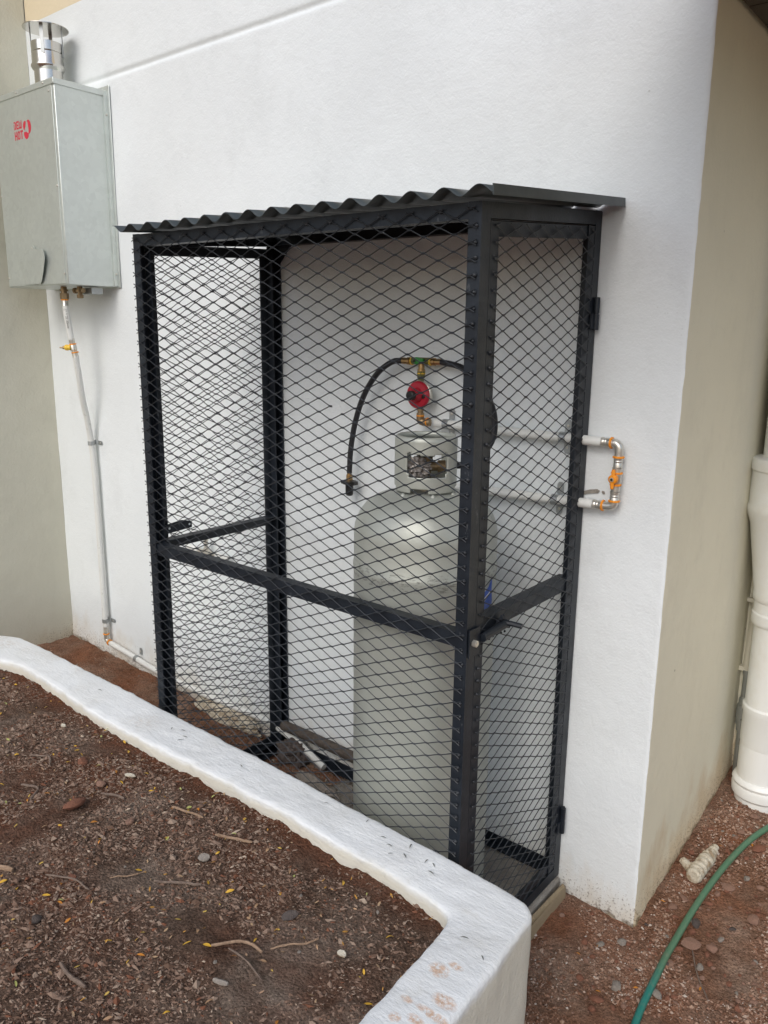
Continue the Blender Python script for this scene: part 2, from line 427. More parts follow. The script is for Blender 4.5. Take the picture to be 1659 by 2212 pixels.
k = len(xs2)
fs = [(j*k+i, j*k+i+1, (j+1)*k+i+1, (j+1)*k+i) for j in range(len(zs)-1) for i in range(k-1)]
mb.add(vs, fs)
edge = [vs[j*k+k-1] for j in range(len(zs))]
mb.build('painted_face', WHITE, wroot, ang=180)
mb = MB(); vs = []
ny = 56
def amp_beige(y, z):
    a = .002*nz(y*3, z*3, 14); h = z-(-.06+.13*y)
    if h < .09: a += .006*max(0, nz(y*22, z*22, 12))*(1-h/.09) + .004*(1-h/.09)
    return a
for j, z in enumerate(zs):
    for i in range(ny+1):
        y = edge[j][1] + (.9-edge[j][1])*(i/ny)**1.3
        s_ = min(1, (y-edge[j][1])/.01)
        vs.append((edge[j][0]*(1-s_) + XC*s_ + amp_beige(y, z)*s_, y, z))
fs = [(j*(ny+1)+i, j*(ny+1)+i+1, (j+1)*(ny+1)+i+1, (j+1)*(ny+1)+i) for j in range(len(zs)-1) for i in range(ny)]
mb.add(vs, fs); mb.build('return_face', BEIGE, wroot, ang=180)
MB().box((XL, .0125, -.2), (XC-.012, .9, H+1.2)).build('wall_core', WHITE, wroot, smooth=False)

lw = MB()
def amp_left(p):
    h = p.z-(.055+.2*p.y); a = .004*nz(p.y*2.5, p.z*2.5, 21) + .0015*nz(p.y*16, p.z*16, 22)
    if h < .08: a += .014*max(0, nz(p.y*14, p.z*14, 23))*(1-h/.08)
    return a
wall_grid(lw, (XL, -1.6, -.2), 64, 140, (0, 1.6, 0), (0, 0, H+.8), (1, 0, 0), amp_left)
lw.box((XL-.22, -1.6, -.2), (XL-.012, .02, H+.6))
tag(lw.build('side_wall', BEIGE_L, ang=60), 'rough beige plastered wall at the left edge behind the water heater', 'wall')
rw = MB(); wall_grid(rw, (XC-.02, .87, -.2), 60, 80, (2.2, 0, 0), (0, 0, 2.56), (0, -1, 0), lambda p: .002*nz(p.x*3, p.z*3, 31))
rw.box((XC+.01, .885, -.2), (XC+2.2, 1.05, 2.4))
tag(rw.build('rear_wall', BEIGE, ang=60), 'shaded beige wall behind the drain pipe at the right edge', 'wall')
# dark timber passage ceiling, extended forward unseen to shade the wall's upper right
MB().box((XL, .004, H), (XC, .012, H+1.2)).build('upper_face', CREAM, wroot, smooth=False)
pc = thing('passage_shade_ceiling', (2.0, .5, 2.35), 'dark timber passage ceiling with an unseen front part added to shade the white wall', 'ceiling')
for i in range(14):
    y0 = -1.09+i*.14; MB().box((XC+.014, y0, 2.315), (2.15, y0+.136, 2.337)).build('board', DARKWOOD, pc, smooth=False)
MB().box((XC+.014, -1.12, 2.338), (2.15, .88, 2.5)).build('beam', DARKWOOD, pc, smooth=False)

# ------------------------------------------------------------------ raised planter
HP = .40
out_p = [(-1.30,-2.6),(-1.28,-1.5),(-1.20,-.98),(-1.08,-.76),(-.965,-.628),(-.866,-.583),(-.70,-.578),(-.453,-.582),(-.189,-.584),(.055,-.590),(.28,-.590),(.629,-.597),(.88,-.604),(1.014,-.607),(1.204,-.613),(1.362,-.622),(1.400,-.628),(1.416,-.640),(1.420,-.658),(1.421,-.716),(1.428,-.83),(1.432,-.983),(1.44,-1.4),(1.45,-2.6)]
in_p = [(-1.17,-2.6),(-1.15,-1.5),(-1.07,-1.05),(-.92,-.86),(-.76,-.755),(-.68,-.722),(-.571,-.712),(-.36,-.722),(-.16,-.737),(.035,-.744),(.246,-.741),(.56,-.728),(.794,-.727),(1.006,-.735),(1.109,-.735),(1.235,-.745),(1.276,-.751),(1.290,-.760),(1.292,-.785),(1.297,-.82),(1.302,-.90),(1.306,-1.02),(1.31,-1.4),(1.32,-2.6)]
def resample(o, i_, step=.012):
    O = []; I = []
    for k in range(len(o)-1):
        L = math.dist(o[k], o[k+1]); m = max(1, int(L/step)) if L < .7 else max(1, int(L/.08))
        for j in range(m):
            t = j/m; O.append((o[k][0]+(o[k+1][0]-o[k][0])*t, o[k][1]+(o[k+1][1]-o[k][1])*t)); I.append((i_[k][0]+(i_[k+1][0]-i_[k][0])*t, i_[k][1]+(i_[k+1][1]-i_[k][1])*t))
    O.append(o[-1]); I.append(i_[-1]); return O, I
O, I = resample(out_p, in_p)
def sm(L, it=3):
    for _ in range(it): L = [L[0]] + [((a[0]+2*b[0]+c[0])/4, (a[1]+2*b[1]+c[1])/4) for a, b, c in zip(L, L[1:], L[2:])] + [L[-1]]
    return L
O = sm(O, 4); I = sm(I, 2)
prof = []                                       # (t across, z)
for k in range(9): prof.append((0, -.15 + (HP-.012+.15)*k/8))
for a in (20, 45, 70, 90): prof.append((.085*(1-math.cos(math.radians(a))), HP-.012+.012*math.sin(math.radians(a))))
for t in np.linspace(.2, .84, 12): prof.append((float(t), HP))
for a in (70, 45, 20, 0): prof.append((1-.06*(1-math.cos(math.radians(a))), HP-.008+.008*math.sin(math.radians(a))))
for k in range(1, 7): prof.append((1, HP-.008-.022*k))
vs = []
for (ox, oy), (ix, iy) in zip(O, I):
    dx, dy = ix-ox, iy-oy
    for t, z in prof:
        x, y = ox+dx*t, oy+dy*t
        s_ = 1 if -.15 < z else 0
        wob = .0035*nz(x*7, y*7, z*7+2) + .0030*nz(x*25, y*25, z*25) + .0018*nz(x*70, y*70, z*70)
        side = abs(z-HP) > .002
        L = math.hypot(dx, dy); sg = -1 if t < .5 else 1
        if side: x += sg*dx/L*wob*1.3; y += sg*dy/L*wob*1.3
        if z > .3:
            z2 = z + .003*nz(x*6, y*6, 40) + .0022*nz(x*18, y*18, 41) + .0012*nz(x*50, y*50, 42) - .006*max(0, (t-.5))*(1 if not side else 1)
            if z < HP-.03: pass
        else: z2 = z
        vs.append((x, y, z2))
m_ = len(prof)
fs = [(a*m_+b, a*m_+b+1, (a+1)*m_+b+1, (a+1)*m_+b) for a in range(len(O)-1) for b in range(m_-1)]
mb = MB().add(vs, [q[::-1] for q in fs])
pl = mb.build('planter_wall', LIME, ang=180)
tag(pl, 'low thick whitewashed masonry planter wall in the foreground running past the cage', 'planter wall')
# soil inside
def zs_soil(x, y):
    z = .368 + .012*nz(x*3, y*3, 50) + .010*nz(x*11, y*11, 51) + .007*nz(x*34, y*34, 52) + .005*nz(x*80, y*80, 53)
    if y > -.83: z -= .010*min(1, (y+.83)/.06)
    return z
def inside_planter(x, y):
    ins = False; n_ = len(I); P_ = I + []
    j = n_-1
    for i in range(n_):
        if (P_[i][1] > y) != (P_[j][1] > y) and x < (P_[j][0]-P_[i][0])*(y-P_[i][1])/(P_[j][1]-P_[i][1]+1e-12)+P_[i][0]: ins = not ins
        j = i
    return ins
mb = MB(); xs3 = list(np.arange(-1.25, 1.365, .011)); ys3 = list(np.arange(-2.6, -1.6, .06)) + list(np.arange(-1.6, -.68, .011)); k = len(xs3)
mb.add([(x, y, zs_soil(x, y)) for y in ys3 for x in xs3], [(j*k+i, j*k+i+1, (j+1)*k+i+1, (j+1)*k+i) for j in range(len(ys3)-1) for i in range(k-1)])
tag(mb.build('planter_soil', SOIL, ang=180), kind='structure')

# ------------------------------------------------------------------ litter, gravel, stones
def shard(rg, l, w_, h):
    """a six-pointed splinter"""
    vs = [(-l/2, rg.uniform(-.2,.2)*w_, 0), (l/2, rg.uniform(-.2,.2)*w_, 0), (rg.uniform(-.2,.2)*l, w_/2, 0), (rg.uniform(-.2,.2)*l, -w_/2, 0), (rg.uniform(-.15,.15)*l, 0, h*.6), (0, 0, -h*.4)]
    return vs, [(0,3,4),(3,1,4),(1,2,4),(2,0,4),(3,0,5),(1,3,5),(2,1,5),(0,2,5)]
def where(x, y):
    if y > -.86: return 'close to the long arm of the planter wall' if x > .5 else 'beside the planter wall at the left'
    if x > 1.05: return 'in the soil corner by the short planter arm'
    if x > .78: return 'right of the middle of the planter soil'
    if y < -1.2: return 'on the soil near the bottom edge'
    if x < .35: return 'on the soil near the left edge'
    return 'on the middle of the planter soil'
def where_r(x, y):
    if y > .45: return 'on the red ground near the drain pipe'
    if x > 1.53: return 'on the ground right of the green hose'
    if y > .0: return 'on the ground between the beige return wall and the hose'
    if x > 1.44: return 'on the ground left of the hose, right of the planter'
    return 'on the ground in front of the white wall corner'
def scatter_stuff(name, material, n_, area, zf, keep, size, elong, seed, label=None):
    rg = random.Random(seed); V = []; F = []; c = 0
    while c < n_:
        x, y = area(rg)
        if not keep(x, y): continue
        l = size(rg); e = rg.uniform(*elong)
        vs, fs = shard(rg, l, l/e, l/e*rg.uniform(.4, .9))
        a = rg.gauss(.5, .9) if name == 'leaf_litter' else rg.uniform(0, 2*PI); ca, sa = math.cos(a), math.sin(a); tl = rg.gauss(0, .28)
        z0 = zf(x, y) + l/e*.12; b = len(V)
        for p in vs: V.append((x+ca*p[0]-sa*p[1], y+sa*p[0]+ca*p[1], z0+p[2]+tl*p[0]))
        F += [tuple(q+b for q in t) for t in fs]; c += 1
    mb = MB(); mb.v = V; mb.f = F
    o = mb.build(name, material, smooth=False); tag(o, label, kind='stuff'); return o
def planter_area(rg): return rg.uniform(-.85, 1.32), -.70-(rg.random()**1.1)*1.0
scatter_stuff('leaf_litter', CHIPS, 72000, planter_area, zs_soil, lambda x, y: inside_planter(x, y) and (y < -.80+.05*nz(x*9, 0, 3) or rnd.random() < .4) and (x+y*.2 < .80+.1*nz(y*8, 1) or rnd.random() < .4) and nz(x*5, y*5, 77) > -.42+.25*rnd.random(), lambda r: min(.028, .0046*math.exp(abs(r.gauss(0, .58)))), (1.2, 3.6), 11,
    'mulch of dry brown plant bits covering the planter soil')
def right_area(rg): return rg.uniform(1.15, 2.0), rg.uniform(-.6, .95)
def open_right(x, y): return (x > XC+.02 or y < -.02) and not (x < 1.46 and y < -.60) and not (x < 1.20 and y > -.6)
scatter_stuff('fine_gravel', GRAVEL, 32000, right_area, zg_fine, lambda x, y: open_right(x, y) and nz(x*4, y*4, 70) > -.30+.3*rnd.random() and (x > 1.46 or rnd.random() < .6), lambda r: min(.016, .0034*math.exp(abs(r.gauss(0, .6)))), (1.0, 1.6), 12,
    'fine reddish gravel spread over the bare ground')
scatter_stuff('ground_litter', CHIPS, 3000, lambda r: (r.uniform(-1.5, .3), r.uniform(-.62, -.01)), zg_fine, lambda x, y: rnd.random() < .3+.7*(nz(x*4, y*4, 5) > 0), lambda r: min(.022, .0042*math.exp(abs(r.gauss(0, .6)))), (1.3, 4), 13,
    'dry plant bits strewn on the strip of earth below the heater')
SLABZ = .0
scatter_stuff('cage_floor_grit', RUBGRAV, 2600, lambda r: (r.uniform(.02, .72), r.uniform(-.54, -.02)), lambda x, y: max(SLABZ if x > .33 else -1, zg_fine(x, y)), lambda x, y: True, lambda r: min(.022, .0045*math.exp(abs(r.gauss(0, .6)))), (1, 1.7), 14,
    'grey grit and small rubble on the floor of the cage')

def rock_mesh(seed, flat=.6, sub=2):
    bm = bmesh.new(); bmesh.ops.create_icosphere(bm, subdivisions=sub, radius=.5); rg = random.Random(seed)
    ax = [rg.uniform(.75, 1.15), rg.uniform(.6, .9), flat*rg.uniform(.7, 1.1)]
    planes = [(Vector((rg.gauss(0,1), rg.gauss(0,1), rg.gauss(0,1))).normalized(), rg.uniform(.28, .42)) for _ in range(7)]
    for v in bm.verts:
        for nn, d in planes:
            k_ = v.co.dot(nn)-d
            if k_ > 0: v.co -= nn*k_*.9
        v.co *= 1+.12*nz(v.co.x*4+seed, v.co.y*4, v.co.z*4)
        v.co.x *= ax[0]; v.co.y *= ax[1]; v.co.z *= ax[2]
    me = bpy.data.meshes.new('stone'); bm.to_mesh(me); bm.free(); return me
def place(name, me, material, loc, s, rot, label, cat, group=None):
    o = bpy.data.objects.new(name, me); col.objects.link(o); o.location = loc; o.rotation_euler = rot
    o.scale = s if isinstance(s, tuple) else (s, s, s)
    if material is not None:
        if not me.materials: me.materials.append(material)
    return tag(o, label, cat, group)
def variants(n_, material, seed, flat=.6):
    L = []
    for i in range(n_):
        me = rock_mesh(seed+i, flat); me.materials.append(material); me.set_sharp_from_angle(angle=math.radians(30)); L.append(me)
    return L
ROCKS = {'p': variants(4, R_PINK, 1), 'g': variants(4, R_GREY, 10), 'r': variants(3, R_RED, 20), 'd': variants(2, R_DARK, 30)}
LBL = {'p': 'small pinkish brown stone', 'g': 'small pale grey stone',
       'r': 'small crumbly red clod', 'd': 'small dark grey stone'}
GRP = {'p': 'pinkish brown stones on the ground', 'g': 'pale grey stones on the ground', 'r': 'red clods on the ground', 'd': 'dark stones on the ground'}
rg = random.Random(42); cnt = 0
while cnt < 260:
    x, y = rg.uniform(1.22, 1.78), rg.uniform(-.5, .80)
    if not open_right(x, y) or (x < 1.46 and rg.random() < .5): continue
    hx = 1.515+.06*max(0, y)
    k_ = rg.choices('pgrd', (5, .9, 4.2, .3))[0]; s_ = min(.036, .0115*math.exp(abs(rg.gauss(0, .5))))
    if y > .55 and x > 1.50 and rg.random() < .6: s_ *= 1.5; k_ = rg.choice('rrp')
    place('stone', rg.choice(ROCKS[k_]), None, (x, y, zg_fine(x, y)+s_*.12), s_, (rg.uniform(-.3,.3), rg.uniform(-.3,.3), rg.uniform(0, 6.28)), LBL[k_]+' '+where_r(x, y), 'stone' if k_ != 'r' else 'clod', GRP[k_]); cnt += 1
def big(x, y, s_, k_, label, zf=zg_fine, name='stone', cat='stone', lift=.18):
    return place(name, rg.choice(ROCKS[k_]), None, (x, y, zf(x, y)+s_*lift), s_, (rg.uniform(-.2,.2), rg.uniform(-.2,.2), rg.uniform(0, 6.28)), label, cat)
big(1.452, -.235, .040, 'g', 'pale angular stone between the planter corner and the garden hose')
big(1.40, -.075, .030, 'g', 'grey stone lying just in front of the crumbling foot of the white wall')
big(1.362, -.13, .026, 'g', 'bluish grey stone left of the pale one in front of the wall foot')
big(1.552, .03, .050, 'p', 'flat pinkish stone touching the left side of the garden hose')
big(1.60, .06, .042, 'p', 'rounded pink stone just right of the garden hose')
big(1.57, .30, .036, 'p', 'stone wedged between the plaster lump and the garden hose')
big(1.66, .22, .045, 'p', 'broad brown stone on the far right of the garden hose')
big(1.64, .62, .085, 'r', 'large red clod of earth at the right edge below the drain pipe', name='clod', cat='clod')
big(1.60, .50, .050, 'r', 'dark red clod beside the hose near the right edge', name='clod', cat='clod')
big(1.43, -.33, .026, 'r', 'round reddish pebble near the planter corner at the foot of the picture')
# planter stones and clods
big(.30, -1.03, .062, 'r', 'largest reddish brown clod lying on the planter soil', zs_soil, 'clod', 'clod', .2)
big(.12, -.90, .040, 'r', 'dark red clod on the planter soil at its left part', zs_soil, 'clod', 'clod')
big(.62, -1.30, .034, 'd', 'dark green grey stone on the planter soil near the bottom', zs_soil)
big(.47, -.98, .030, 'p', 'brown lump in the middle of the planter soil', zs_soil, 'clod', 'clod')
big(.26, -.93, .034, 'p', 'pale pinkish crumb of clay on the planter soil', zs_soil, 'clod', 'clod')
big(.55, -1.18, .026, 'r', 'small red clod in the lower middle of the planter soil', zs_soil, 'clod', 'clod')
rg = random.Random(5); cnt = 0
while cnt < 60:
    x, y = planter_area(rg)
    if not inside_planter(x, y) or y > -.8: continue
    k_ = rg.choices('pgd', (5, 2, 2))[0]; s_ = min(.024, .0085*math.exp(abs(rg.gauss(0, .4))))
    place('pebble', rg.choice(ROCKS[k_]), None, (x, y, zs_soil(x, y)+s_*.15), s_, (rg.uniform(-.3,.3), rg.uniform(-.3,.3), rg.uniform(0, 6.28)),
          {'p': 'small brown crumb of clay ', 'g': 'small pale grey pebble ', 'd': 'small dark pebble '}[k_] + where(x, y), 'pebble',
          {'p': 'brown crumbs on the planter soil', 'g': 'pale pebbles on the planter soil', 'd': 'dark pebbles on the planter soil'}[k_]); cnt += 1

def leaf_mesh(material, bend):
    vs = []; fs = []; n_ = 6
    for i in range(n_+1):
        t = i/n_; wd = .17*math.sin(PI*min(1, t*.96+.03))**.8 if 0 < i < n_ else .012
        z = bend*math.sin(PI*t)
        vs += [(t-.5, -wd, z+.04*wd), (t-.5, 0, z-.03), (t-.5, wd, z+.04*wd)]
    for i in range(n_):
        for k_ in (0, 1): a = i*3+k_; fs.append((a, a+3, a+4, a+1))
    me = bpy.data.meshes.new('leaflet'); me.from_pydata(vs, [], fs); me.materials.append(material)
    me.polygons.foreach_set('use_smooth', [True]*len(me.polygons)); return me
LV = {k_: [leaf_mesh(m_2, b) for b in (.05, .12, .18)] for k_, m_2 in (('y', LEAF_Y), ('o', LEAF_O), ('t', LEAF_T), ('d', LEAF_D), ('l', LEAF_L))}
LN = {'y': 'yellow', 'o': 'orange', 't': 'tan', 'l': 'pale green', 'd': 'grey'}
rg = random.Random(99); cnt = 0
while cnt < 285:
    x, y = planter_area(rg)
    if not inside_planter(x, y): continue
    if x > .95 and y < -.8: kk = rg.choices('yot', (3, 3, 6))[0]
    else: kk = rg.choices('yotl', (6, 3, 5, 1.4))[0]
    L = rg.uniform(.010, .020)*(.85 if kk == 't' else 1)
    place('leaflet', rg.choice(LV[kk]), None, (x, y, zs_soil(x, y)+.0045), (L, L*rg.uniform(.9, 1.25), L), (rg.gauss(0, .35), rg.gauss(0, .22), rg.uniform(0, 6.28)),
          'small %s fallen leaflet ' % LN[kk] + where(x, y), 'leaf', '%s leaflets on the planter soil' % LN[kk]); cnt += 1
scl = [(.20,-.655),(.27,-.66),(.235,-.64),(.275,-.68),(1.02,-.655),(1.09,-.64),(1.05,-.67),(1.10,-.675),(1.07,-.69),(1.15,-.66),(1.17,-.66),(1.18,-.685),(.52,-.66),(-.2,-.65),(.82,-.64),(1.345,-.80),(1.40,-.82),(.95,-.63)]
for i, (x, y) in enumerate(scl):
    L = rg.uniform(.012, .020)
    place('leaflet', rg.choice(LV['d']), None, (x, y, HP+.004), (L, L*.55, L), (0, 0, rg.uniform(0, 6.28)), 'tiny dry grey leaflet lying on top of the white planter wall', 'leaf', 'grey leaflets on the planter wall')
for x, y in [(1.30,.10),(1.36,-.14),(1.33,-.2),(1.49,.3),(1.44,.12),(1.5,.45),(1.42,-.27),(1.62,-.1),(1.49,-.2),(1.58,.5)]:
    L = rg.uniform(.010, .016)
    place('leaflet', rg.choice(LV['o']), None, (x if open_right(x, y) else x+.12, y, zg_fine(x, y)+.006), (L, L, L), (rg.gauss(0,.2), 0, rg.uniform(0, 6.28)), 'small orange leaflet on the red ground right of the planter', 'leaf', 'orange leaflets on the bare ground')

V = []; F = []; rg = random.Random(123); k2 = 0
while k2 < 420:
    x, y = planter_area(rg)
    if not inside_planter(x, y) or (x < .7 and rg.random() < .35): continue
    L = rg.uniform(.007, .014); wd = L*rg.uniform(.13, .2); a = rg.uniform(0, 2*PI); ca, sa = math.cos(a), math.sin(a); z0 = zs_soil(x, y)+.005; tl = rg.gauss(0, .3); b = len(V)
    for u, v_, h_ in ((-.5,0,0),(-.15,1,.1),(.25,.8,.1),(.5,0,0),(.25,-.8,-.05),(-.15,-1,-.05)):
        V.append((x+ca*u*L-sa*v_*wd, y+sa*u*L+ca*v_*wd, z0+tl*u*L+h_*L*.6))
    F += [(b,b+1,b+5),(b+1,b+2,b+4,b+5),(b+2,b+3,b+4)]; k2 += 1
mb = MB(); mb.v = V; mb.f = F
tag(mb.build('leaflet_litter', island_mat('dry_leaflets', [(0,(.40,.27,.16)), (.45,(.48,.25,.06)), (.65,(.34,.22,.14)), (.85,(.58,.40,.10))]), smooth=False), 'tiny dry leaflets strewn over the planter soil', kind='stuff')
def stick(name, pts, r, material, label, cat='twig', zf=zs_soil, flat=1.0):
    P = []; seed = rnd.random()*50
    for i, p in enumerate(smoothpath([Vector((p[0], p[1], 0)) for p in pts], 6)):
        P.append((p.x+.001*nz(i*.9, seed), p.y, zf(p.x, p.y)+r*.9+.003+.002*nz(i*.7, seed+9)))
    zc = sum(p[2] for p in P)/len(P); P = [(p[0], p[1], .35*p[2]+.65*zc+.002) for p in P]
    rr = [r*.78*(.85+.3*nz(i*.8, seed+4))*(1 if 0 < i < len(P)-1 else .7) for i in range(len(P))]
    o = MB().tube(P, rr, 6).build(name, material, ang=25); return tag(o, label, cat)
stick('wood_splinter', [(.678,-.88),(.722,-.858),(.766,-.84)], .0055, WOOD, 'pale split wood splinter near the planter wall in the middle of the soil')
stick('wood_splinter', [(.372,-1.285),(.437,-1.258)], .009, WOOD, 'thick pale wood piece at the left edge of the soil')
stick('twig', [(.955,-1.115),(.985,-1.075),(1.012,-1.062),(1.045,-1.062)], .0048, WOOD, 'curved pale brown twig in the lower middle of the soil')
stick('twig', [(1.05,-1.045),(1.07,-1.015),(1.095,-.99),(1.105,-.965)], .0032, WOOD, 'wavy thin twig just right of the curved twig')
stick('twig', [(.99,-1.10),(1.04,-1.10),(1.10,-1.112)], .0028, WOOD2, 'long thin grey twig below the curved twig')
stick('wood_splinter', [(.50,-.875),(.545,-.862),(.60,-.855)], .0045, WOOD, 'pale forked wood splinter near the centre of the soil')
stick('twig', [(.30,-.955),(.335,-.935),(.37,-.93)], .005, WOOD2, 'short grey brown stick left of the largest clod')
stick('twig', [(.70,-1.07),(.745,-1.035),(.79,-1.01)], .0045, WOOD2, 'dark straight twig in the middle of the soil')
stick('twig', [(.77,-1.33),(.81,-1.335),(.86,-1.33)], .006, WOOD2, 'grey brown stick at the bottom edge of the soil')
stick('twig', [(.62,-1.13),(.655,-1.09),(.66,-1.065)], .0022, WOOD, 'fine straw coloured stem on the middle of the soil')
stick('twig', [(-.02,-.985),(.03,-.955),(.075,-.975)], .004, WOOD2, 'bent dark root at the far left of the soil')
stick('twig', [(.10,-1.07),(.15,-1.05),(.19,-1.09)], .0045, WOOD2, 'curved root lying at the left margin of the soil')
stick('twig', [(.50,-1.215),(.56,-1.185),(.62,-1.18)], .003, WOOD2, 'thin grey twig in the lower left of the soil')
stick('wood_splinter', [(1.155,-1.19),(1.19,-1.20)], .006, WOOD2, 'stubby grey wood chip near the short arm of the planter')
stick('wood_splinter', [(1.03,-1.17),(1.06,-1.16)], .007, R_GREY, 'short weathered wood chip with squared ends low on the soil')
stick('twig', [(1.56,.02),(1.60,-.06),(1.645,-.12)], .003, WOOD2, 'thin dry twig on the bare ground right of the hose', zf=zg_fine)
def flake(x, y, L, W_, material, label, rot, tilt=.35, zf=zs_soil):
    bm = MB(); pts = []; rg2 = random.Random(int(x*1000))
    for a in range(8):
        an = 2*PI*a/8; k_ = rg2.uniform(.8, 1.1); pts.append((L/2*math.cos(an)*k_, W_/2*math.sin(an)*k_, 0))
    bm.prism(pts, (0, 0, .005)); o = bm.build('bark_flake', material, smooth=False, bevel=.001)
    o.location = (x, y, zf(x, y)+.008); o.rotation_euler = (tilt, .1, rot); return tag(o, label, 'flake')
flake(1.012, -.955, .044, .022, R_DARK, 'upright grey mortar flake in the right part of the soil', 1.1, .7)
flake(.29, -.86, .036, .013, LUMP, 'cream coloured torn scrap near the planter wall on the left', .5)
flake(-.10, -.835, .02, .012, LUMP, 'small white scrap at the upper left of the soil', .2)
flake(1.17, -.965, .022, .014, LUMP, 'tiny white chip in the right part of the soil', .2)
flake(.73, -.955, .030, .022, R_GREY, 'flat grey chip beside the pale green leaf', .9)

# ------------------------------------------------------------------ concrete base
mb = MB(); pts = [(.30,-.575),(1.178,-.575),(1.182,-.30),(1.180,-.012),(.34,-.012),(.31,-.25)]
mb.prism([(x, y, -.075) for x, y in pts], (0, 0, .073))
tag(mb.build('concrete_slab', CONC, bevel=.006), 'thin grey concrete slab under the right part of the cage', 'slab')
mb = MB(); mb.prism([(1.186,-.33,-.06),(1.192,-.02,-.06),(1.205,-.02,-.075),(1.204,-.33,-.075),(1.20,-.40,-.09),(1.186,-.40,-.09)], (0, 0, .055))
tag(mb.build('mortar_fillet', TANMORTAR, bevel=.006), 'tan strip of mortar along the open side of the cage base', 'mortar')

# ------------------------------------------------------------------ gas cage
W, D, HF, HB = 1.1695, .555, 1.83, 1.875
X, Y, Z = Vector((1,0,0)), Vector((0,1,0)), Vector((0,0,1))
cage = thing('gas_cage', (W/2, -D/2, 0), 'black steel mesh gas cylinder cage with corrugated roof against the white wall', 'cage')
fl = .031; BY = -.006
MB().angle((0,-D,.0), (0,-D,HF), X, Y, fl, w2=.0335).build('corner_post', STEEL, cage)
MB().angle((W,-D,.0), (W,-D,HF), -X, Y, fl, w2=.034).build('corner_post', STEEL, cage)
MB().angle((0,BY,.0), (0,BY,HB-.002), X, -Y, fl, w2=.034).build('corner_post', STEEL, cage)
MB().angle((W,BY,.0), (W,BY,HB-.002), -X, -Y, fl, w2=.034).build('corner_post', STEEL, cage)
def rail_z(y): return HF+(HB-HF)*(y+D)/D
# rails: vertical leaf + inward leaf at its lower edge
def rail(name, p0, p1, inward, parent=cage, h=.032, low=True):
    p0, p1 = Vector(p0), Vector(p1); o = MB()
    if low: o.angle(p0-Z*h, p1-Z*h, Z, inward, h, w2=.03)
    else: o.angle(p0, p1, -Z, inward, h, w2=.03)
    return o.build(name, STEEL, parent)
e = .0035
rail('top_rail', (e,-D+.0002,HF-.001), (W-e,-D+.0002,HF-.001), Y)
rail('top_rail', (.0002,-D+e,rail_z(-D+e)), (.0002,BY-e,rail_z(BY)), X)
rail('top_rail', (W-.0002,-D+e,rail_z(-D+e)), (W-.0002,BY-e,rail_z(BY)), -X)
rail('top_rail', (e,BY-.0002,HB-.001), (W-e,BY-.0002,HB-.001), -Y)
rail('bottom_rail', (e,-D+.0002,.034), (W-e,-D+.0002,.034), Y)
rail('bottom_rail', (.0002,-D+e,.034), (.0002,BY-e,.034), X)
rail('bottom_rail', (W-.0002,-D+e,.034), (W-.0002,BY-e,.034), -X, h=.033)
rail('bottom_rail', (e,BY-.0002,.038), (W-e,BY-.0002,.038), -Y)
rail('middle_rail', (.004,-D+.004,.9214), (W-.004,-D+.004,.9214), Y, low=False, h=.035)
# back diagonal gusset at top of left rear post
MB().prism([(.034,-.012,1.842),(.085,-.012,1.842),(.034,-.012,1.79)], (0,.004,0)).build('gusset', STEEL, cage)

LWD, SWD = .0756, .0321
def expanded(P0, du, dv, wu, hv, nrm, phu=0, phv=0, breaks=(), seed=1, clip=None, r=.0014, hook=0):
    """expanded metal: zig-zag strands that touch their neighbours at flat bonds. P0 + u*du + v*dv"""
    mb = MB(); P0, du, dv, nrm = Vector(P0), Vector(du), Vector(dv), Vector(nrm); rg = random.Random(seed)
    rows = int(hv/(SWD/2))+2; half = LWD/2; bl = .0045
    for k_ in range(-1, rows+1):
        v0 = phv + k_*SWD/2
        # strand k between node rows k and k+1 : zigzags; node parity alternates
        seq = []
        i = -1
        while True:
            u = phu + i*half
            if u > wu+half: break
            up = (i + k_) % 2 == 0
            v = v0 + (SWD/2 if up else 0)
            sgn = -1 if up else 1
            seq.append((u-bl, v+sgn*r*.8, up)); seq.append((u+bl, v+sgn*r*.8, up)); i += 1
        # clip and split
        cur = []
        def flush():
            if len(cur) > 1:
                mb.tube([P0+du*a+dv*b+nrm*c for a, b, c in cur], r, 4, ref=nrm+dv*.35)
            cur.clear()
        for a, b in zip(seq, seq[1:]):
            seg = [a, b]
            u0, v0_, u1, v1_ = a[0], a[1], b[0], b[1]
            t0, t1 = 0, 1
            def lim(u, v):
                top = clip(u) if clip else hv
                return 0 <= u <= wu and 0 <= v <= top
            if not lim(u0, v0_) and not lim(u1, v1_): flush(); continue
            if not (lim(u0, v0_) and lim(u1, v1_)):
                lo, hi = 0., 1.; inside0 = lim(u0, v0_)
                for _ in range(12):
                    m2 = (lo+hi)/2; ok = lim(u0+(u1-u0)*m2, v0_+(v1_-v0_)*m2)
                    if ok == inside0: lo = m2
                    else: hi = m2
                q = (u0+(u1-u0)*lo, v0_+(v1_-v0_)*lo)
                if inside0: u1, v1_ = q
                else: u0, v0_ = q
            um, vm = (u0+u1)/2, (v0_+v1_)/2
            if any(abs(um-bu) < .014 and abs(vm-bv) < .009 for bu, bv in breaks): flush(); continue
            j0 = .0007*nz(u0*30, v0_*30, seed); j1 = .0007*nz(u1*30, v1_*30, seed)
            if not cur: cur.append((u0, v0_+j0, .0012*nz(u0*8, v0_*8, seed+3)))
            cur.append((u1, v1_+j1, .0012*nz(u1*8, v1_*8, seed+3)))
        flush()
    return mb
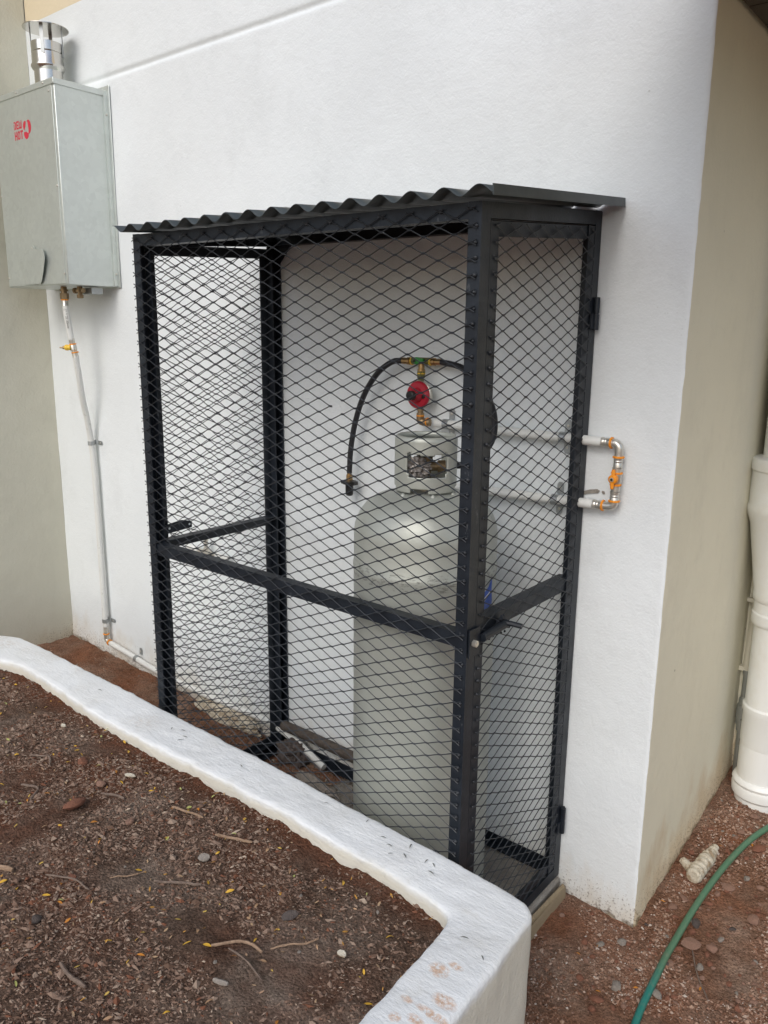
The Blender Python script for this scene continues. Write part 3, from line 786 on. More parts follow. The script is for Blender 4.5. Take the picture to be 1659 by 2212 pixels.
def blobs(mb, pts, nrm, r0=.0032):
    rg = random.Random(len(pts))
    for p in pts:
        p = Vector(p) + Vector((rg.gauss(0,.0008), rg.gauss(0,.0008), rg.gauss(0,.0008))); r = r0*rg.uniform(.6, 1.35)
        mb.lathe(p-Vector(nrm)*r*.5, nrm, [(0, r*1.15), (r*.55, r), (r*1.1, r*.55), (r*1.25, 0.0001)], 6)
fm = expanded((-.0015,-D-.004,.002), X, Z, W-.0065, HF-.012, -Y, phu=.014, phv=.0005,
              breaks=((.80,1.40),(.787,1.385),(.494,1.157)), seed=3)
blobs(fm, [(W-.010, -D-.004, .02+SWD*i) for i in range(56)], (0,-1,0), .0036)
blobs(fm, [(.014+LWD*i, -D-.004, HF-.016) for i in range(15)], (0,-1,0), .0028)
fm.build('front_mesh_panel', MESH, cage, ang=60)

def door(x, s, label):
    """s=+1: right side (outer face looks to +x), s=-1: left side"""
    ox = x - s*.0008; N_ = X*s
    y0, y1 = -D+(.0365 if s > 0 else .0345), -.0405
    if s > 0: zt = lambda y: rail_z(y)-.036
    else: zt = lambda y: 1.803 + (y+D)*.055
    zb = .040
    d = MB()
    d.angle((ox, y0, zb), (ox, y0, zt(y0)), Y, -N_, .032, w2=.028)
    d.angle((ox, y1, zb), (ox, y1, zt(y1)), -Y, -N_, .034, w2=.028)
    d.angle((ox-s*e, y0+e, zt(y0)-.0002), (ox-s*e, y1-e, zt(y1)-.0002), -Z, -N_, .030, w2=.022)
    d.angle((ox-s*e, y0+e, zb+.0002), (ox-s*e, y1-e, zb+.0002), Z, -N_, .028, w2=.022)
    o = d.build('door', STEEL, cage); o['label'] = label
    zm = .940 if s > 0 else .926
    MB().angle((ox-s*.0042, y0+.006, zm), (ox-s*.0042, y1-.006, zm), -Z, -N_, .035, w2=.032).build('middle_rail', STEEL, o)
    wu = y1-y0-.004
    if s > 0: pm = expanded((ox+.0035, y0+.004, zb+.004), Y, Z, wu-.004, zt(y0)-zb, N_, phu=.052, phv=.012, clip=lambda u: zt(y0+u)-zb-.008, seed=8)
    else: pm = expanded((ox-.0035, y0+.002, zb+.004), Y, Z, wu, zt(y0)-zb, N_, phu=.02, phv=.02, clip=lambda u: zt(y0+u)-zb-.008, seed=5, breaks=((.42,.925),(.40,.905),(.385,.93)))
    blobs(pm, [(ox+s*.0035, y0+.012, zb+.02+SWD*i) for i in range(53)], N_, .003)
    blobs(pm, [(ox+s*.0035, y1-.006, zb+.02+SWD*i) for i in range(53)], N_, .0026)
    pm.build('mesh_panel', MESH, o, ang=60)
    return o
dr = door(W, 1, 'right door of the cage with sliding bolt')
dl = door(0, -1, 'left door of the cage seen through the front mesh')
for z in (1.628, .192):
    h = MB(); h.lathe((W+.008, -.021, z-.040), Z, [(0,.0075),(.038,.0075),(.0385,.0062),(.0415,.0062),(.042,.0075),(.080,.0075)], 12)
    h.box((W+.0022, -.043, z-.038), (W+.0062, -.024, z-.002)); h.box((W+.0022, -.018, z+.002), (W+.0062, -.0065, z+.038)); h.build('hinge', STEEL, dr)
# sliding bolt
b = MB(); b.box((W+.0022, -D+.003, .868), (W+.0055, -D+.046, .934)); b.build('bolt_keeper', STEEL, dr)
MB().lathe((W+.004, -D+.019, .901), X, [(0,.0085),(.010,.0085),(.0105,.006),(.012,.006)], 6).build('bolt_head', FITTING, dr)
b = MB(); b.tube([(W+.009,-D+.05,.905),(W+.009,-.40,.911)], .010, 10); b.build('bolt', STEEL, dr)
b = MB(); b.tube(smoothpath([(W+.010,-.408,.9145),(W+.028,-.404,.914),(W+.050,-.400,.9125)], 5), .0068, 8); b.build('bolt_handle', STEEL, dr)
blb = MB(); blobs(blb, [(W+.003, -D+.05+.012*i+rnd.uniform(-.004,.004), .893+rnd.uniform(-.008,.006)) for i in range(12)] + [(W+.005, -.42+rnd.uniform(-.02,.02), .926+rnd.uniform(-.008,.008)) for i in range(9)], (1,0,0), .0040); blb.build('weld_bead', STEEL, dr)
# bracket on the left door
b = MB(); b.prism([(.012,-.520,.940),(.012,-.405,.946),(.012,-.405,.967),(.012,-.445,.976),(.012,-.520,.968)], (.004,0,0)); b.build('bolt_bracket', STEEL, dl)
blb = MB(); blb.lathe((.0165,-.492,.957), X, [(0,.0036),(.0004,.0036)], 10); blb.lathe((.0165,-.415,.958), X, [(0,.0034),(.0004,.0034)], 10); blb.build('bolt_hole_light', WHITE, dl)
# roof sheets
def sheet(x0, x1, dz, seed):
    mb = MB(); pitch = .0806; nu = int((x1-x0)/pitch*16); vs = []; nv = 10
    for j in range(nv+1):
        v = j/nv; y = -.607 + .601*v
        for i in range(nu+1):
            x = x0+(x1-x0)*i/nu
            ph = (x-.065)/pitch*2*PI
            z = 1.8385 + .0515*v + .0095*math.cos(ph) + dz + .0015*nz(x*4, y*4, seed)
            vs.append((x, y, z))
    fs = [(j*(nu+1)+i, j*(nu+1)+i+1, (j+1)*(nu+1)+i+1, (j+1)*(nu+1)+i) for j in range(nv) for i in range(nu)]
    mb.add(vs, fs); o = mb.build('roof_sheet', ROOF, cage, ang=60)
    s_ = o.modifiers.new('thickness', 'SOLIDIFY'); s_.thickness = .0012; s_.offset = 1; return o
sheet(-.018, .500, .000, 1); sheet(.36, 1.225, .0026, 2)
# right edge of the sheet folded down over the frame
mb = MB(); vs = []; nv = 10
mb.prism([(1.2250,-.607,1.8290),(1.2270,-.607,1.8290),(1.2255,-.607,1.8495),(1.2235,-.607,1.8495)], (0,.601,.0515)); mb.build('roof_edge', ROOF, cage)
for x, y in ((1.125,-.30),(.97,-.52),(.59,-.52),(.21,-.52)):
    zt_ = 1.8385+.0515*((y+.607)/.601)+.0125
    MB().lathe((x, y, zt_), Z, [(0,.009),(.0015,.009),(.002,.0045),(.006,.0045)], 6).build('roof_screw', GALV_S, cage)

# the whole cage stands a touch out of true: its left end is a little higher than its right
def settle(o):
    if o.type == 'MESH' and not o.get('_done'):
        og = ORG.get(cage.name)
        for v in o.data.vertices:
            x, z = v.co.x + og.x, v.co.z
            v.co.z = z - .0125*(x-W/2)*min(1, max(0, z/1.83)); v.co.x += -.008*(1-x/W)
    for ch in o.children: settle(ch)
settle(cage)

# ------------------------------------------------------------------ gas cylinder
CXc, CYc, RC = .88, -.32, .1875
cyl = thing('gas_cylinder', (CXc, CYc, 0), 'tall silver grey steel gas cylinder standing inside the cage', 'gas cylinder')
prof = [(.045,RC-.03),(.05,RC-.004),(.075,RC),(.45,RC),(.967,RC),(.970,RC+.0012),(.978,RC+.0020),(.986,RC+.0014),(.990,RC-.0006)]
for a in range(0, 86, 5):
    t = math.radians(a); prof.append((1.060+.108*math.sin(t), .0800+(RC-.0006-.0800)*math.cos(t)**.9))
prof += [(1.1725,.075),(1.1765,.03),(1.178,.0001)]
c = MB(); c.lathe((CXc,CYc,0), Z, prof, 72); body = c.build('body', CYL, cyl, ang=50)
c = MB(); c.lathe((CXc,CYc,.0), Z, [(.0,.152),(.0,.158),(.055,.160),(.056,.154),(.0,.152)], 48); c.build('foot_ring', CYL, cyl)
# collar with cut-out
cr, cx, cy = .080, CXc-.004, CYc; NA = 96
zb_, zt_ = 1.178, 1.318
camdir = math.atan2(-1.948-cy, 2.0614-cx)
def in_window(a, z):
    d = (a-camdir+PI) % (2*PI)-PI
    if -.68 < d-.05 < .68 and 1.2195 < z < 1.283:
        # rounded corners, top edge arched down
        u = (d-.05)/.68; zz = (z-1.2195)/(1.283-1.2195)
        if z > 1.276-.006*(1-u*u)*1.0+.004 and abs(u) < .8: return False
        return not (abs(u) > .93 and (zz < .10 or zz > .92))
    if abs(abs(d)-PI) < .55 and 1.215 < z < 1.28: return True
    if .62 < abs(d-.02) and False: return True
    if z < 1.189 and (-.50 < d < .12 or 1.2 < abs(d) < 1.9): return True
    return False
zl = list(np.linspace(zb_, zt_-.010, 46)); vs = []; fs = []
def ring(r, z): return [(cx+r*math.cos(2*PI*i/NA), cy+r*math.sin(2*PI*i/NA), z) for i in range(NA)]
rows = [ring(cr, z) for z in zl] + [ring(cr-.002, zt_-.004), ring(cr-.006, zt_), ring(cr-.011, zt_-.001), ring(cr-.013, zt_-.006), ring(cr-.012, zt_-.016)]
for rr_ in rows: vs += rr_
for j in range(len(rows)-1):
    zc = (rows[j][0][2]+rows[j+1][0][2])/2
    for i in range(NA):
        a = 2*PI*(i+.5)/NA
        if j < len(zl)-1 and in_window(a, zc): continue
        i2 = (i+1) % NA; fs.append((j*NA+i, j*NA+i2, (j+1)*NA+i2, (j+1)*NA+i))
c = MB().add(vs, fs); o = c.build('collar', CYL, cyl, ang=60)
s_ = o.modifiers.new('thickness', 'SOLIDIFY'); s_.thickness = .0032; s_.offset = -1
# valve and crumpled seal
v = MB(); v.lathe((cx,cy,1.17), Z, [(0,.022),(.02,.022),(.021,.014),(.075,.014),(.078,.018),(.098,.018),(.10,.008)], 16)
v.lathe((cx,cy,1.236), (.75,.66,0), [(0,.012),(.03,.012),(.031,.016),(.05,.016)], 14); v.build('valve', DULLBRASS, cyl)
v = MB(); v.lathe((cx,cy,1.262), Z, [(0,.023),(.012,.024),(.016,.018)], 14); v.build('valve_wheel', BLACKP, cyl)
bm = bmesh.new(); bmesh.ops.create_icosphere(bm, subdivisions=4, radius=1)
for q in bm.verts:
    k_ = 1 + .55*noise.noise(q.co*2.2+Vector((3,1,2))) + .35*noise.noise(q.co*5.3)
    q.co = Vector((q.co.x*.030, q.co.y*.018, q.co.z*.026))*k_
me = bpy.data.meshes.new('seal_film'); bm.to_mesh(me); bm.free(); me.materials.append(FILM)
o = bpy.data.objects.new('seal_film', me); col.objects.link(o); o.parent = cyl; o.location = (-.004+.010, -.047, 1.238); o.rotation_euler = (0, .5, .5)
# weld pads at collar foot
c = MB()
for a in (-.75, .25, 1.05, 2.4, -2.3):
    an = camdir+a; c.lathe((cx+.081*math.cos(an), cy+.081*math.sin(an), 1.166), Z, [(0,.010),(.006,.0065),(.010,.003),(.0105,.0001)], 8)
c.build('weld_pad', CYL, cyl)
# blue sticker on the right of the body, wrapped round it
def sticker(name, poly, off, material):
    """poly in (arc length from a reference angle, z); subdivided fan wrapped on the cylinder"""
    bm = bmesh.new(); vs_ = [bm.verts.new((p[0], p[1], 0)) for p in poly]; bm.faces.new(vs_)
    bmesh.ops.triangulate(bm, faces=bm.faces[:])
    bmesh.ops.subdivide_edges(bm, edges=bm.edges[:], cuts=5, use_grid_fill=True)
    for q in bm.verts:
        s_, z = q.co.x, q.co.y+.068; a = STA + s_/RC
        q.co = Vector(((RC+off)*math.cos(a), (RC+off)*math.sin(a), z))
    me = bpy.data.meshes.new(name); bm.to_mesh(me); bm.free(); me.materials.append(material)
    o = bpy.data.objects.new(name, me); col.objects.link(o); o.parent = cyl; return o
STA = camdir + .92
fl_ = [(-.062,.770),(.025,.770),(.040,.800),(.046,.840),(.040,.870),(.042,.905),(.020,.880),(-.010,.865),(-.045,.850),(-.062,.82)]
sticker('sticker', fl_, .0006, BLUE)
sticker('sticker_stripe', [(-.060,.838),(-.01,.852),(.030,.868),(.031,.862),(-.008,.843),(-.060,.828)], .0012, WHITEST)
sticker('sticker_stripe', [(-.012,.785),(.012,.812),(.016,.786),(.010,.786),(.008,.800),(-.004,.785)], .0012, WHITEST)

# ------------------------------------------------------------------ regulator, hoses, gas pipes
def band(mb, o, ax, r, h=.005): mb.lathe(o, ax, [(0, r*.9), (h*.15, r), (h*.85, r), (h, r*.9)], 16)
def rings(parent, L, r=.0150, h=.005, material=None):
    for o_, ax in L:
        mb_ = MB(); band(mb_, o_, ax, r, h); mb_.build('orange_ring' if material is None else 'seal_ring', material or ORANGE, parent)
def clip_band(p, axis, r, label, foot):
    """metal saddle clip round a pipe, screwed to the wall; foot = direction of its ears"""
    t = thing('pipe_clip', p, label, 'pipe clip'); axis = Vector(axis); p = Vector(p); foot = Vector(foot)
    m = MB(); m.lathe(p-axis*.009, axis, [(0, r+.0005), (0, r+.0025), (.018, r+.0025), (.018, r+.0005)], 20); m.build('strap', GALV_S, t)
    for sgn in (1, -1):
        c_ = p + foot*sgn*(r+.016); m = MB()
        a1 = axis*.009; b1 = foot*sgn*.016; yv = Vector((0, -.004-p.y, 0))*1
        q = Vector((c_.x, -.0035, c_.z))
        m.prism([q-a1-b1, q+a1-b1, q+a1+b1*.6, q+a1*.5+b1, q-a1*.5+b1, q-a1+b1*.6], (0, -.002, 0)); m.build('ear', GALV_S, t)
        m = MB(); m.lathe(q+Vector((0,-.002,0)), (0,-1,0), [(0,.0042),(.0018,.0036),(.0024,.0001)], 8); m.build('screw', FITTING, t)
    return t
reg = thing('gas_regulator', (.655, -.05, 1.39), 'round red gas regulator with black cap fixed to the white wall above the cylinder', 'gas regulator')
rx, rz = .652, 1.392
m = MB(); m.lathe((rx,-.030,rz), (0,-1,0), [(0,.020),(.004,.034),(.012,.041),(.020,.0425),(.024,.0425),(.026,.040)], 40); m.build('back_shell', FITTING, reg)
m = MB(); m.lathe((rx,-.0558,rz), (0,-1,0), [(0,.0405),(.005,.040),(.009,.036),(.010,.022),(.013,.021),(.026,.0155),(.030,.0150)], 40); m.build('cover', RED, reg)
m = MB(); m.lathe((rx,-.0862,rz), (0,-1,0), [(0,.0140),(.014,.0135),(.016,.011),(.0165,.0001)], 14); m.build('cap', BLACKP, reg)
m = MB(); m.lathe((rx+.025,-.0655,rz-.004), (0,-1,0), [(0,.0055),(.003,.0055),(.0034,.003),(.0035,.0001)], 10); m.build('vent', BLACKP, reg)
m = MB(); m.lathe((rx,-.045,rz+.040), Z, [(0,.010),(.008,.010),(.009,.013),(.028,.013),(.029,.011)], 6); m.build('coupling', OLIVE, reg)
m = MB(); band(m, (rx,-.045,rz+.060), Z, .0125, .004); band(m, (rx,-.045,rz+.067), Z, .0112, .005); m.build('seal_ring', YELLOW, reg)
m = MB(); m.lathe((rx,-.045,rz+.064), Z, [(0,.0115),(.010,.0115),(.011,.009),(.026,.009)], 12); m.build('union', BRASS, reg)
tz = rz+.097
m = MB(); m.lathe((rx-.032,-.045,tz+.001), X, [(0,.0105),(.064,.0105)], 12); m.build('tee', OLIVE, reg)
m = MB(); m.lathe((rx-.006,-.056,tz+.002), (0,-1,0), [(0,.0105),(.007,.0105),(.008,.009)], 14); m.box((rx-.004,-.066,tz-.003),(rx+.019,-.058,tz+.009)); m.build('green_handle', GREEN, reg)
m = MB(); m.lathe((rx-.012,-.0641,tz+.001), (0,-1,0), [(0,.0042),(.002,.0042)], 10); m.build('handle_screw', BLACKP, reg)
m = MB()
for s_ in (-1, 1):
    m.lathe((rx+s_*.034,-.045,tz), (s_,0,0), [(0,.0085),(.006,.0085),(.007,.0115),(.016,.0115),(.0165,.009),(.024,.009),(.0245,.0098),(.040,.0095)], 10)
m.build('hose_tail', BRASS, reg)
m = MB(); band(m, (rx-.036,-.045,tz), X, .0118, .004); band(m, (rx+.032,-.045,tz), X, .0118, .004); m.build('seal_ring', YELLOW, reg)
m = MB(); m.lathe((rx,-.045,rz-.040), -Z, [(0,.010),(.008,.010),(.009,.0085),(.013,.0085),(.014,.0115),(.026,.0115)], 12)
m.tube(smoothpath([(rx,-.045,rz-.060),(rx,-.044,rz-.076),(rx+.012,-.040,rz-.081),(rx+.030,-.036,rz-.080)], 5), .0115, 12); m.build('outlet_elbow', DULLBRASS, reg)
m = MB(); band(m, (rx,-.045,rz-.064), Z, .0125, .004); band(m, (rx+.020,-.037,rz-.080), X, .0135, .004); m.build('seal_ring', ORANGE, reg)

h = MB(); h.tube(smoothpath([(rx-.070,-.046,tz),(.545,-.05,1.484),(.490,-.052,1.448),(.436,-.052,1.378),(.400,-.052,1.29),(.381,-.052,1.20),(.374,-.050,1.125)], 8), .0088, 12)
hr = thing('gas_hose', (.38,-.05,1.1), 'black rubber gas hose hanging loose left of the red regulator', 'hose')
h.build('tube', RUBBER, hr)
m = MB(); m.lathe((.374,-.050,1.130), -Z, [(0,.0075),(.010,.0075),(.0105,.0105),(.028,.0105)], 8); m.build('ferrule', BRASS, hr)
m = MB(); m.lathe((.374,-.050,1.102), -Z, [(0,.012),(.004,.0235),(.012,.0235),(.015,.014),(.018,.0135),(.048,.0125),(.052,.008)], 14); m.box((.346,-.060,1.088),(.402,-.040,1.099)); m.build('hand_nut', BLACKP, hr)
h = MB(); h.tube(smoothpath([(rx+.072,-.046,tz),(.800,-.055,1.476),(.880,-.08,1.436),(.940,-.12,1.388),(.972,-.15,1.345),(.985,-.18,1.300),(.975,-.215,1.262),(.950,-.240,1.240),(cx+.040,cy+.048,1.236)], 8), .0088, 12)
tag(h.build('gas_hose', RUBBER), 'black rubber gas hose looping right from the regulator into the cylinder collar', 'hose')

PR = .0128
gp = thing('gas_pipe', (1.0,-.028,1.3), 'white plastic gas pipe with shut off valve loop on the wall right of the cage', 'pipe')
m = MB(); m.tube([(.700,-.030,1.311),(.95,-.029,1.306),(1.221,-.028,1.302)], PR, 16); m.build('upper_run', PIPE, gp)
m = MB(); m.tube([(1.208,-.028,1.1375),(1.05,-.03,1.134),(.80,-.034,1.13),(.735,-.036,1.12),(.725,-.036,1.06),(.725,-.036,.05)], PR, 16); m.build('lower_run', PIPE, gp)
def sleeve(mb, o, ax, L, r=.0118):
    k_ = int(L/.006); pr = [(0, r+.0015), (.0015, r+.0015), (.002, r)]
    for i in range(1, k_-1): pr += [(i*.006, r), (i*.006+.0015, r-.0009), (i*.006+.003, r-.0009), (i*.006+.0045, r)]
    pr += [(L, r)]; mb.lathe(o, ax, pr, 16)
for o_, ax, L_ in (((1.220,-.028,1.3025), X, .026), ((1.2665,-.028,1.268), -Z, .027), ((1.2655,-.028,1.240), -Z, .012), ((1.2645,-.028,1.196), -Z, .017), ((1.2640,-.028,1.178), -Z, .026), ((1.209,-.028,1.1375), X, .026)):
    sm_ = MB(); sleeve(sm_, o_, ax, L_); sm_.build('press_sleeve', FITTING, gp)
m = MB()
m.tube(smoothpath([(1.245,-.028,1.302),(1.257,-.028,1.3015),(1.2655,-.028,1.294),(1.267,-.028,1.280),(1.2667,-.028,1.268)], 4), .0112, 14)
m.tube(smoothpath([(1.234,-.028,1.138),(1.250,-.028,1.1385),(1.262,-.028,1.143),(1.2635,-.028,1.155)], 4), .0112, 14); m.build('elbow', FITTING, gp)
m = MB(); m.lathe((1.2655,-.028,1.229), -Z, [(0,.0095),(.004,.013),(.026,.013),(.032,.0095)], 14); m.build('valve_body', FITTING, gp)
rings(gp, [((1.243,-.028,1.3020), X), ((1.2667,-.028,1.2700), -Z), ((1.2655,-.028,1.2290), -Z), ((1.2643,-.028,1.1985), -Z), ((1.2636,-.028,1.1560), -Z), ((1.2320,-.028,1.1378), X)])
m = MB(); m.lathe((1.2650,-.041,1.213), (0,-1,0), [(0,.0115),(.012,.0115),(.015,.0085)], 16)
m.tube([(1.2650,-.050,1.213),(1.2653,-.051,1.228),(1.2655,-.050,1.238)], [.0055,.0050,.0045], 8); m.tube([(1.2650,-.050,1.213),(1.2645,-.051,1.198),(1.2643,-.050,1.189)], [.0055,.0050,.0045], 8); m.build('valve_handle', ORANGE, gp)
m = MB(); m.lathe((1.2650,-.0562,1.213), (0,-1,0), [(0,.0056),(.002,.0056),(.0021,.003)], 12); m.build('handle_screw', FITTING, gp)
m = MB(); m.lathe((1.2650,-.0585,1.213), (0,-1,0), [(0,.0034),(.0012,.0030)], 8); m.build('screw_recess', BLACKP, gp)
clip_band((.738,-.030,1.310), X, PR, 'galvanised saddle clip on the pipe just right of the red regulator', Z)
clip_band((1.112,-.029,1.304), X, PR, 'galvanised clip on the upper gas pipe behind the cage door', Z)
clip_band((1.10,-.031,1.135), X, PR, 'galvanised clip on the lower gas pipe behind the cage door', Z)
# bare plaster scars beside the valve loop
bm = bmesh.new()
def scar(pts, z0=0):
    v_ = [bm.verts.new((p[0], -.0042, p[1])) for p in pts]; bm.faces.new(v_)
scar([(1.150,1.158),(1.165,1.163),(1.185,1.170),(1.205,1.174),(1.213,1.170),(1.208,1.163),(1.190,1.160),(1.170,1.155),(1.150,1.151)])
scar([(1.219,1.171),(1.226,1.170),(1.228,1.163),(1.222,1.162),(1.218,1.166)])
me = bpy.data.meshes.new('plaster_scar'); bm.to_mesh(me); bm.free(); me.materials.append(CONC)
o = bpy.data.objects.new('plaster_scar', me); col.objects.link(o); o.parent = wroot; o.location = (-XC, 0, 0)

# ------------------------------------------------------------------ water heater
HX0, HX1, HY, HZ0, HZ1 = -1.432, -.952, -.224, 1.745, 2.478
wh = thing('water_heater', ((HX0+HX1)/2, 0, HZ0), 'galvanised metal gas water heater box hung high on the white wall', 'water heater')
MB().box((HX0,HY+.001,HZ0), (HX1,-.006,HZ1)).build('casing', GALV, wh, bevel=.003)
MB().box((HX0+.004,HY-.0015,HZ0+.004), (HX1-.016,HY+.0005,HZ1-.004)).build('front_panel', GALV, wh, bevel=.001)
m = MB(); m.prism([(HX0-.004,HY-.005,HZ1-.010),(HX1+.004,HY-.005,HZ1-.010),(HX1+.004,-.004,HZ1-.010),(HX0-.004,-.004,HZ1-.010)], (0,0,.022)); m.build('lid', GALV, wh, bevel=.002)
MB().box((HX0-.022,-.0065,HZ0-.004), (HX1+.024,-.0035,HZ1+.030)).build('back_plate', GALV, wh, bevel=.001)
MB().box((HX1+.0002,-.022,HZ0+.002), (HX1+.010,-.0068,HZ1-.004)).build('side_flange', GALV, wh)
riv = MB(); riv.lathe((0,0,0), (0,-1,0), [(0,.0046),(.0022,.0040),(.0036,.0020),(.0038,.0001)], 10)
rv0 = None
def rivet(x, y, z, side=False):
    global rv0
    if rv0 is None:
        rv0 = riv.build('rivet', FITTING, None); o = rv0
    else:
        o = rv0.copy(); col.objects.link(o)
    o.parent = wh; o.location = Vector((x, y, z)) - ORG['water_heater']
    if side: o.rotation_euler = (0, 0, PI/2)
for x, z in ((-1.225,HZ1+.002),(-1.021,HZ1+.002),(-1.39,HZ1+.002)): rivet(x, HY-.0048, z)
for x, z in ((-.988,2.449),(-.976,2.112),(-.970,1.786),(-1.422,1.782),(-1.424,2.112)): rivet(x, HY-.0014, z)
rivet(HX1+.010, -.014, 1.795, True); rivet(HX1+.010, -.014, 2.40, True)
# inspection flap
fp = [(-1.300,1.765),(-1.285,1.752),(-1.150,1.752),(-1.132,1.765),(-1.110,1.80),(-1.088,1.845),(-1.090,1.868),(-1.108,1.884),(-1.175,1.890),(-1.182,1.900),(-1.196,1.906),(-1.210,1.900),(-1.217,1.889),(-1.300,1.884),(-1.316,1.868),(-1.318,1.845),(-1.306,1.80)]
m = MB(); n_ = len(fp); vs = []
for lay in (0, 1):
    for x, z in fp: vs.append((x, HY-.003-.0012*lay-.012*max(0, (x+1.30)/.21)**2, z))
m.add(vs, [tuple(range(n_, 2*n_)), tuple(range(n_-1, -1, -1))] + [(i, (i+1) % n_, (i+1) % n_+n_, i+n_) for i in range(n_)]); m.build('inspection_flap', GALV, wh, smooth=False)
rivet(-1.200, HY-.0050, 1.893)
# red lettering DEW HOT and the swirl, flat on the panel
lg = MB(); LY = HY-.0019
def bar(x0, z0, x1, z1): lg.add([(x0,LY,z0),(x1,LY,z0),(x1,LY,z1),(x0,LY,z1)], [(0,1,2,3)])
def poly2(pts): lg.add([(x,LY,z) for x, z in pts], [tuple(range(len(pts)))])
def letters(word, x, z, w_, h_, sx):
    t = w_*.30
    for ch in word:
        if ch == 'D':
            bar(x, z, x+t*.8, z+h_*.70); bar(x, z+h_*.86, x+w_*.35, z+h_); poly2([(x+w_*.42,z+h_*.0),(x+w_*.75,z),(x+w_,z+h_*.2),(x+w_,z+h_*.8),(x+w_*.75,z+h_),(x+w_*.42,z+h_),(x+w_*.42,z+h_*.8),(x+w_*.62,z+h_*.76),(x+w_*.62,z+h_*.24),(x+w_*.42,z+h_*.2)])
        if ch == 'E':
            bar(x, z, x+t, z+h_); bar(x+t+.0004, z, x+w_, z+h_*.2); bar(x+t+.0004, z+h_*.41, x+w_*.9, z+h_*.59); bar(x+t+.0004, z+h_*.8, x+w_, z+h_)
        if ch == 'W':
            ww = w_*1.25; bar(x, z, x+ww*.22, z+h_); bar(x+ww*.39, z, x+ww*.61, z+h_*.8); bar(x+ww*.78, z, x+ww, z+h_); bar(x+ww*.22, z, x+ww*.39, z+h_*.2); bar(x+ww*.61, z, x+ww*.78, z+h_*.2); x += w_*.25
        if ch == 'H':
            bar(x, z, x+t, z+h_); bar(x+w_-t, z, x+w_, z+h_); bar(x+t+.0004, z+h_*.4, x+w_-t-.0004, z+h_*.6)
        if ch == 'O':
            poly2([(x,z+h_*.2),(x+w_*.25,z),(x+w_*.46,z),(x+w_*.46,z+h_*.2),(x+t,z+h_*.26),(x+t,z+h_*.74),(x+w_*.46,z+h_*.8),(x+w_*.46,z+h_),(x+w_*.25,z+h_),(x,z+h_*.8)])
            poly2([(x+w_,z+h_*.2),(x+w_,z+h_*.8),(x+w_*.75,z+h_),(x+w_*.54,z+h_),(x+w_*.54,z+h_*.8),(x+w_-t,z+h_*.74),(x+w_-t,z+h_*.26),(x+w_*.54,z+h_*.2),(x+w_*.54,z),(x+w_*.75,z)])
        if ch == 'T':
            bar(x, z+h_*.78, x+w_, z+h_); bar(x+w_*.34, z, x+w_*.66, z+h_*.77)
        x += w_*1.16
letters('DEW', -1.272, 2.349, .0175, .030, 1); letters('HOT', -1.270, 2.310, .0200, .032, 1)
def arc(cx_, cz_, r0, r1, a0, a1, n_=12, taper=True):
    O_ = []; I_ = []
    for i in range(n_+1):
        t = i/n_; a = math.radians(a0+(a1-a0)*t); k_ = math.sin(PI*t)**.7 if taper else 1
        mid = (r0+r1)/2; hw = (r1-r0)/2*max(.05, k_)
        O_.append((cx_+(mid+hw)*math.cos(a), cz_+(mid+hw)*math.sin(a)*1.15)); I_.append((cx_+(mid-hw)*math.cos(a), cz_+(mid-hw)*math.sin(a)*1.15))
    for i in range(n_): poly2([O_[i], O_[i+1], I_[i+1], I_[i]])
arc(-1.172, 2.345, .010, .030, 100, 195); arc(-1.172, 2.345, .012, .034, -60, 75); arc(-1.174, 2.343, .010, .034, 205, 310)
lg.build('printed_logo', REDPRINT, wh, smooth=False)
# connections under the box
m = MB(); m.box((-1.070,-.105,HZ0-.030), (-.985,-.055,HZ0-.006)); m.build('mounting_bracket', GALV_S, wh)
m = MB(); m.lathe((-1.040,-.125,HZ0-.001), -Z, [(0,.011),(.012,.011),(.013,.016),(.022,.016),(.023,.010),(.032,.010),(.033,.014),(.046,.013),(.047,.009)], 8)
m.lathe((-1.040,-.125,HZ0-.017), (-.8,-.2,0), [(0,.008),(.02,.008),(.021,.012),(.030,.012)], 8); m.lathe((-1.04,-.125,HZ0-.017), X, [(0,.007),(.02,.007),(.021,.010),(.028,.010)], 8); m.build('water_inlet', DULLBRASS, wh)
m = MB(); m.lathe((-1.120,-.150,HZ0-.001), -Z, [(0,.012),(.010,.012),(.011,.017),(.018,.017),(.019,.012),(.026,.012)], 12); m.lathe((-1.118,-.150,HZ0-.027), -Z, [(0,.0175),(.024,.0175),(.025,.013)], 6); m.build('gas_inlet', DULLBRASS, wh)
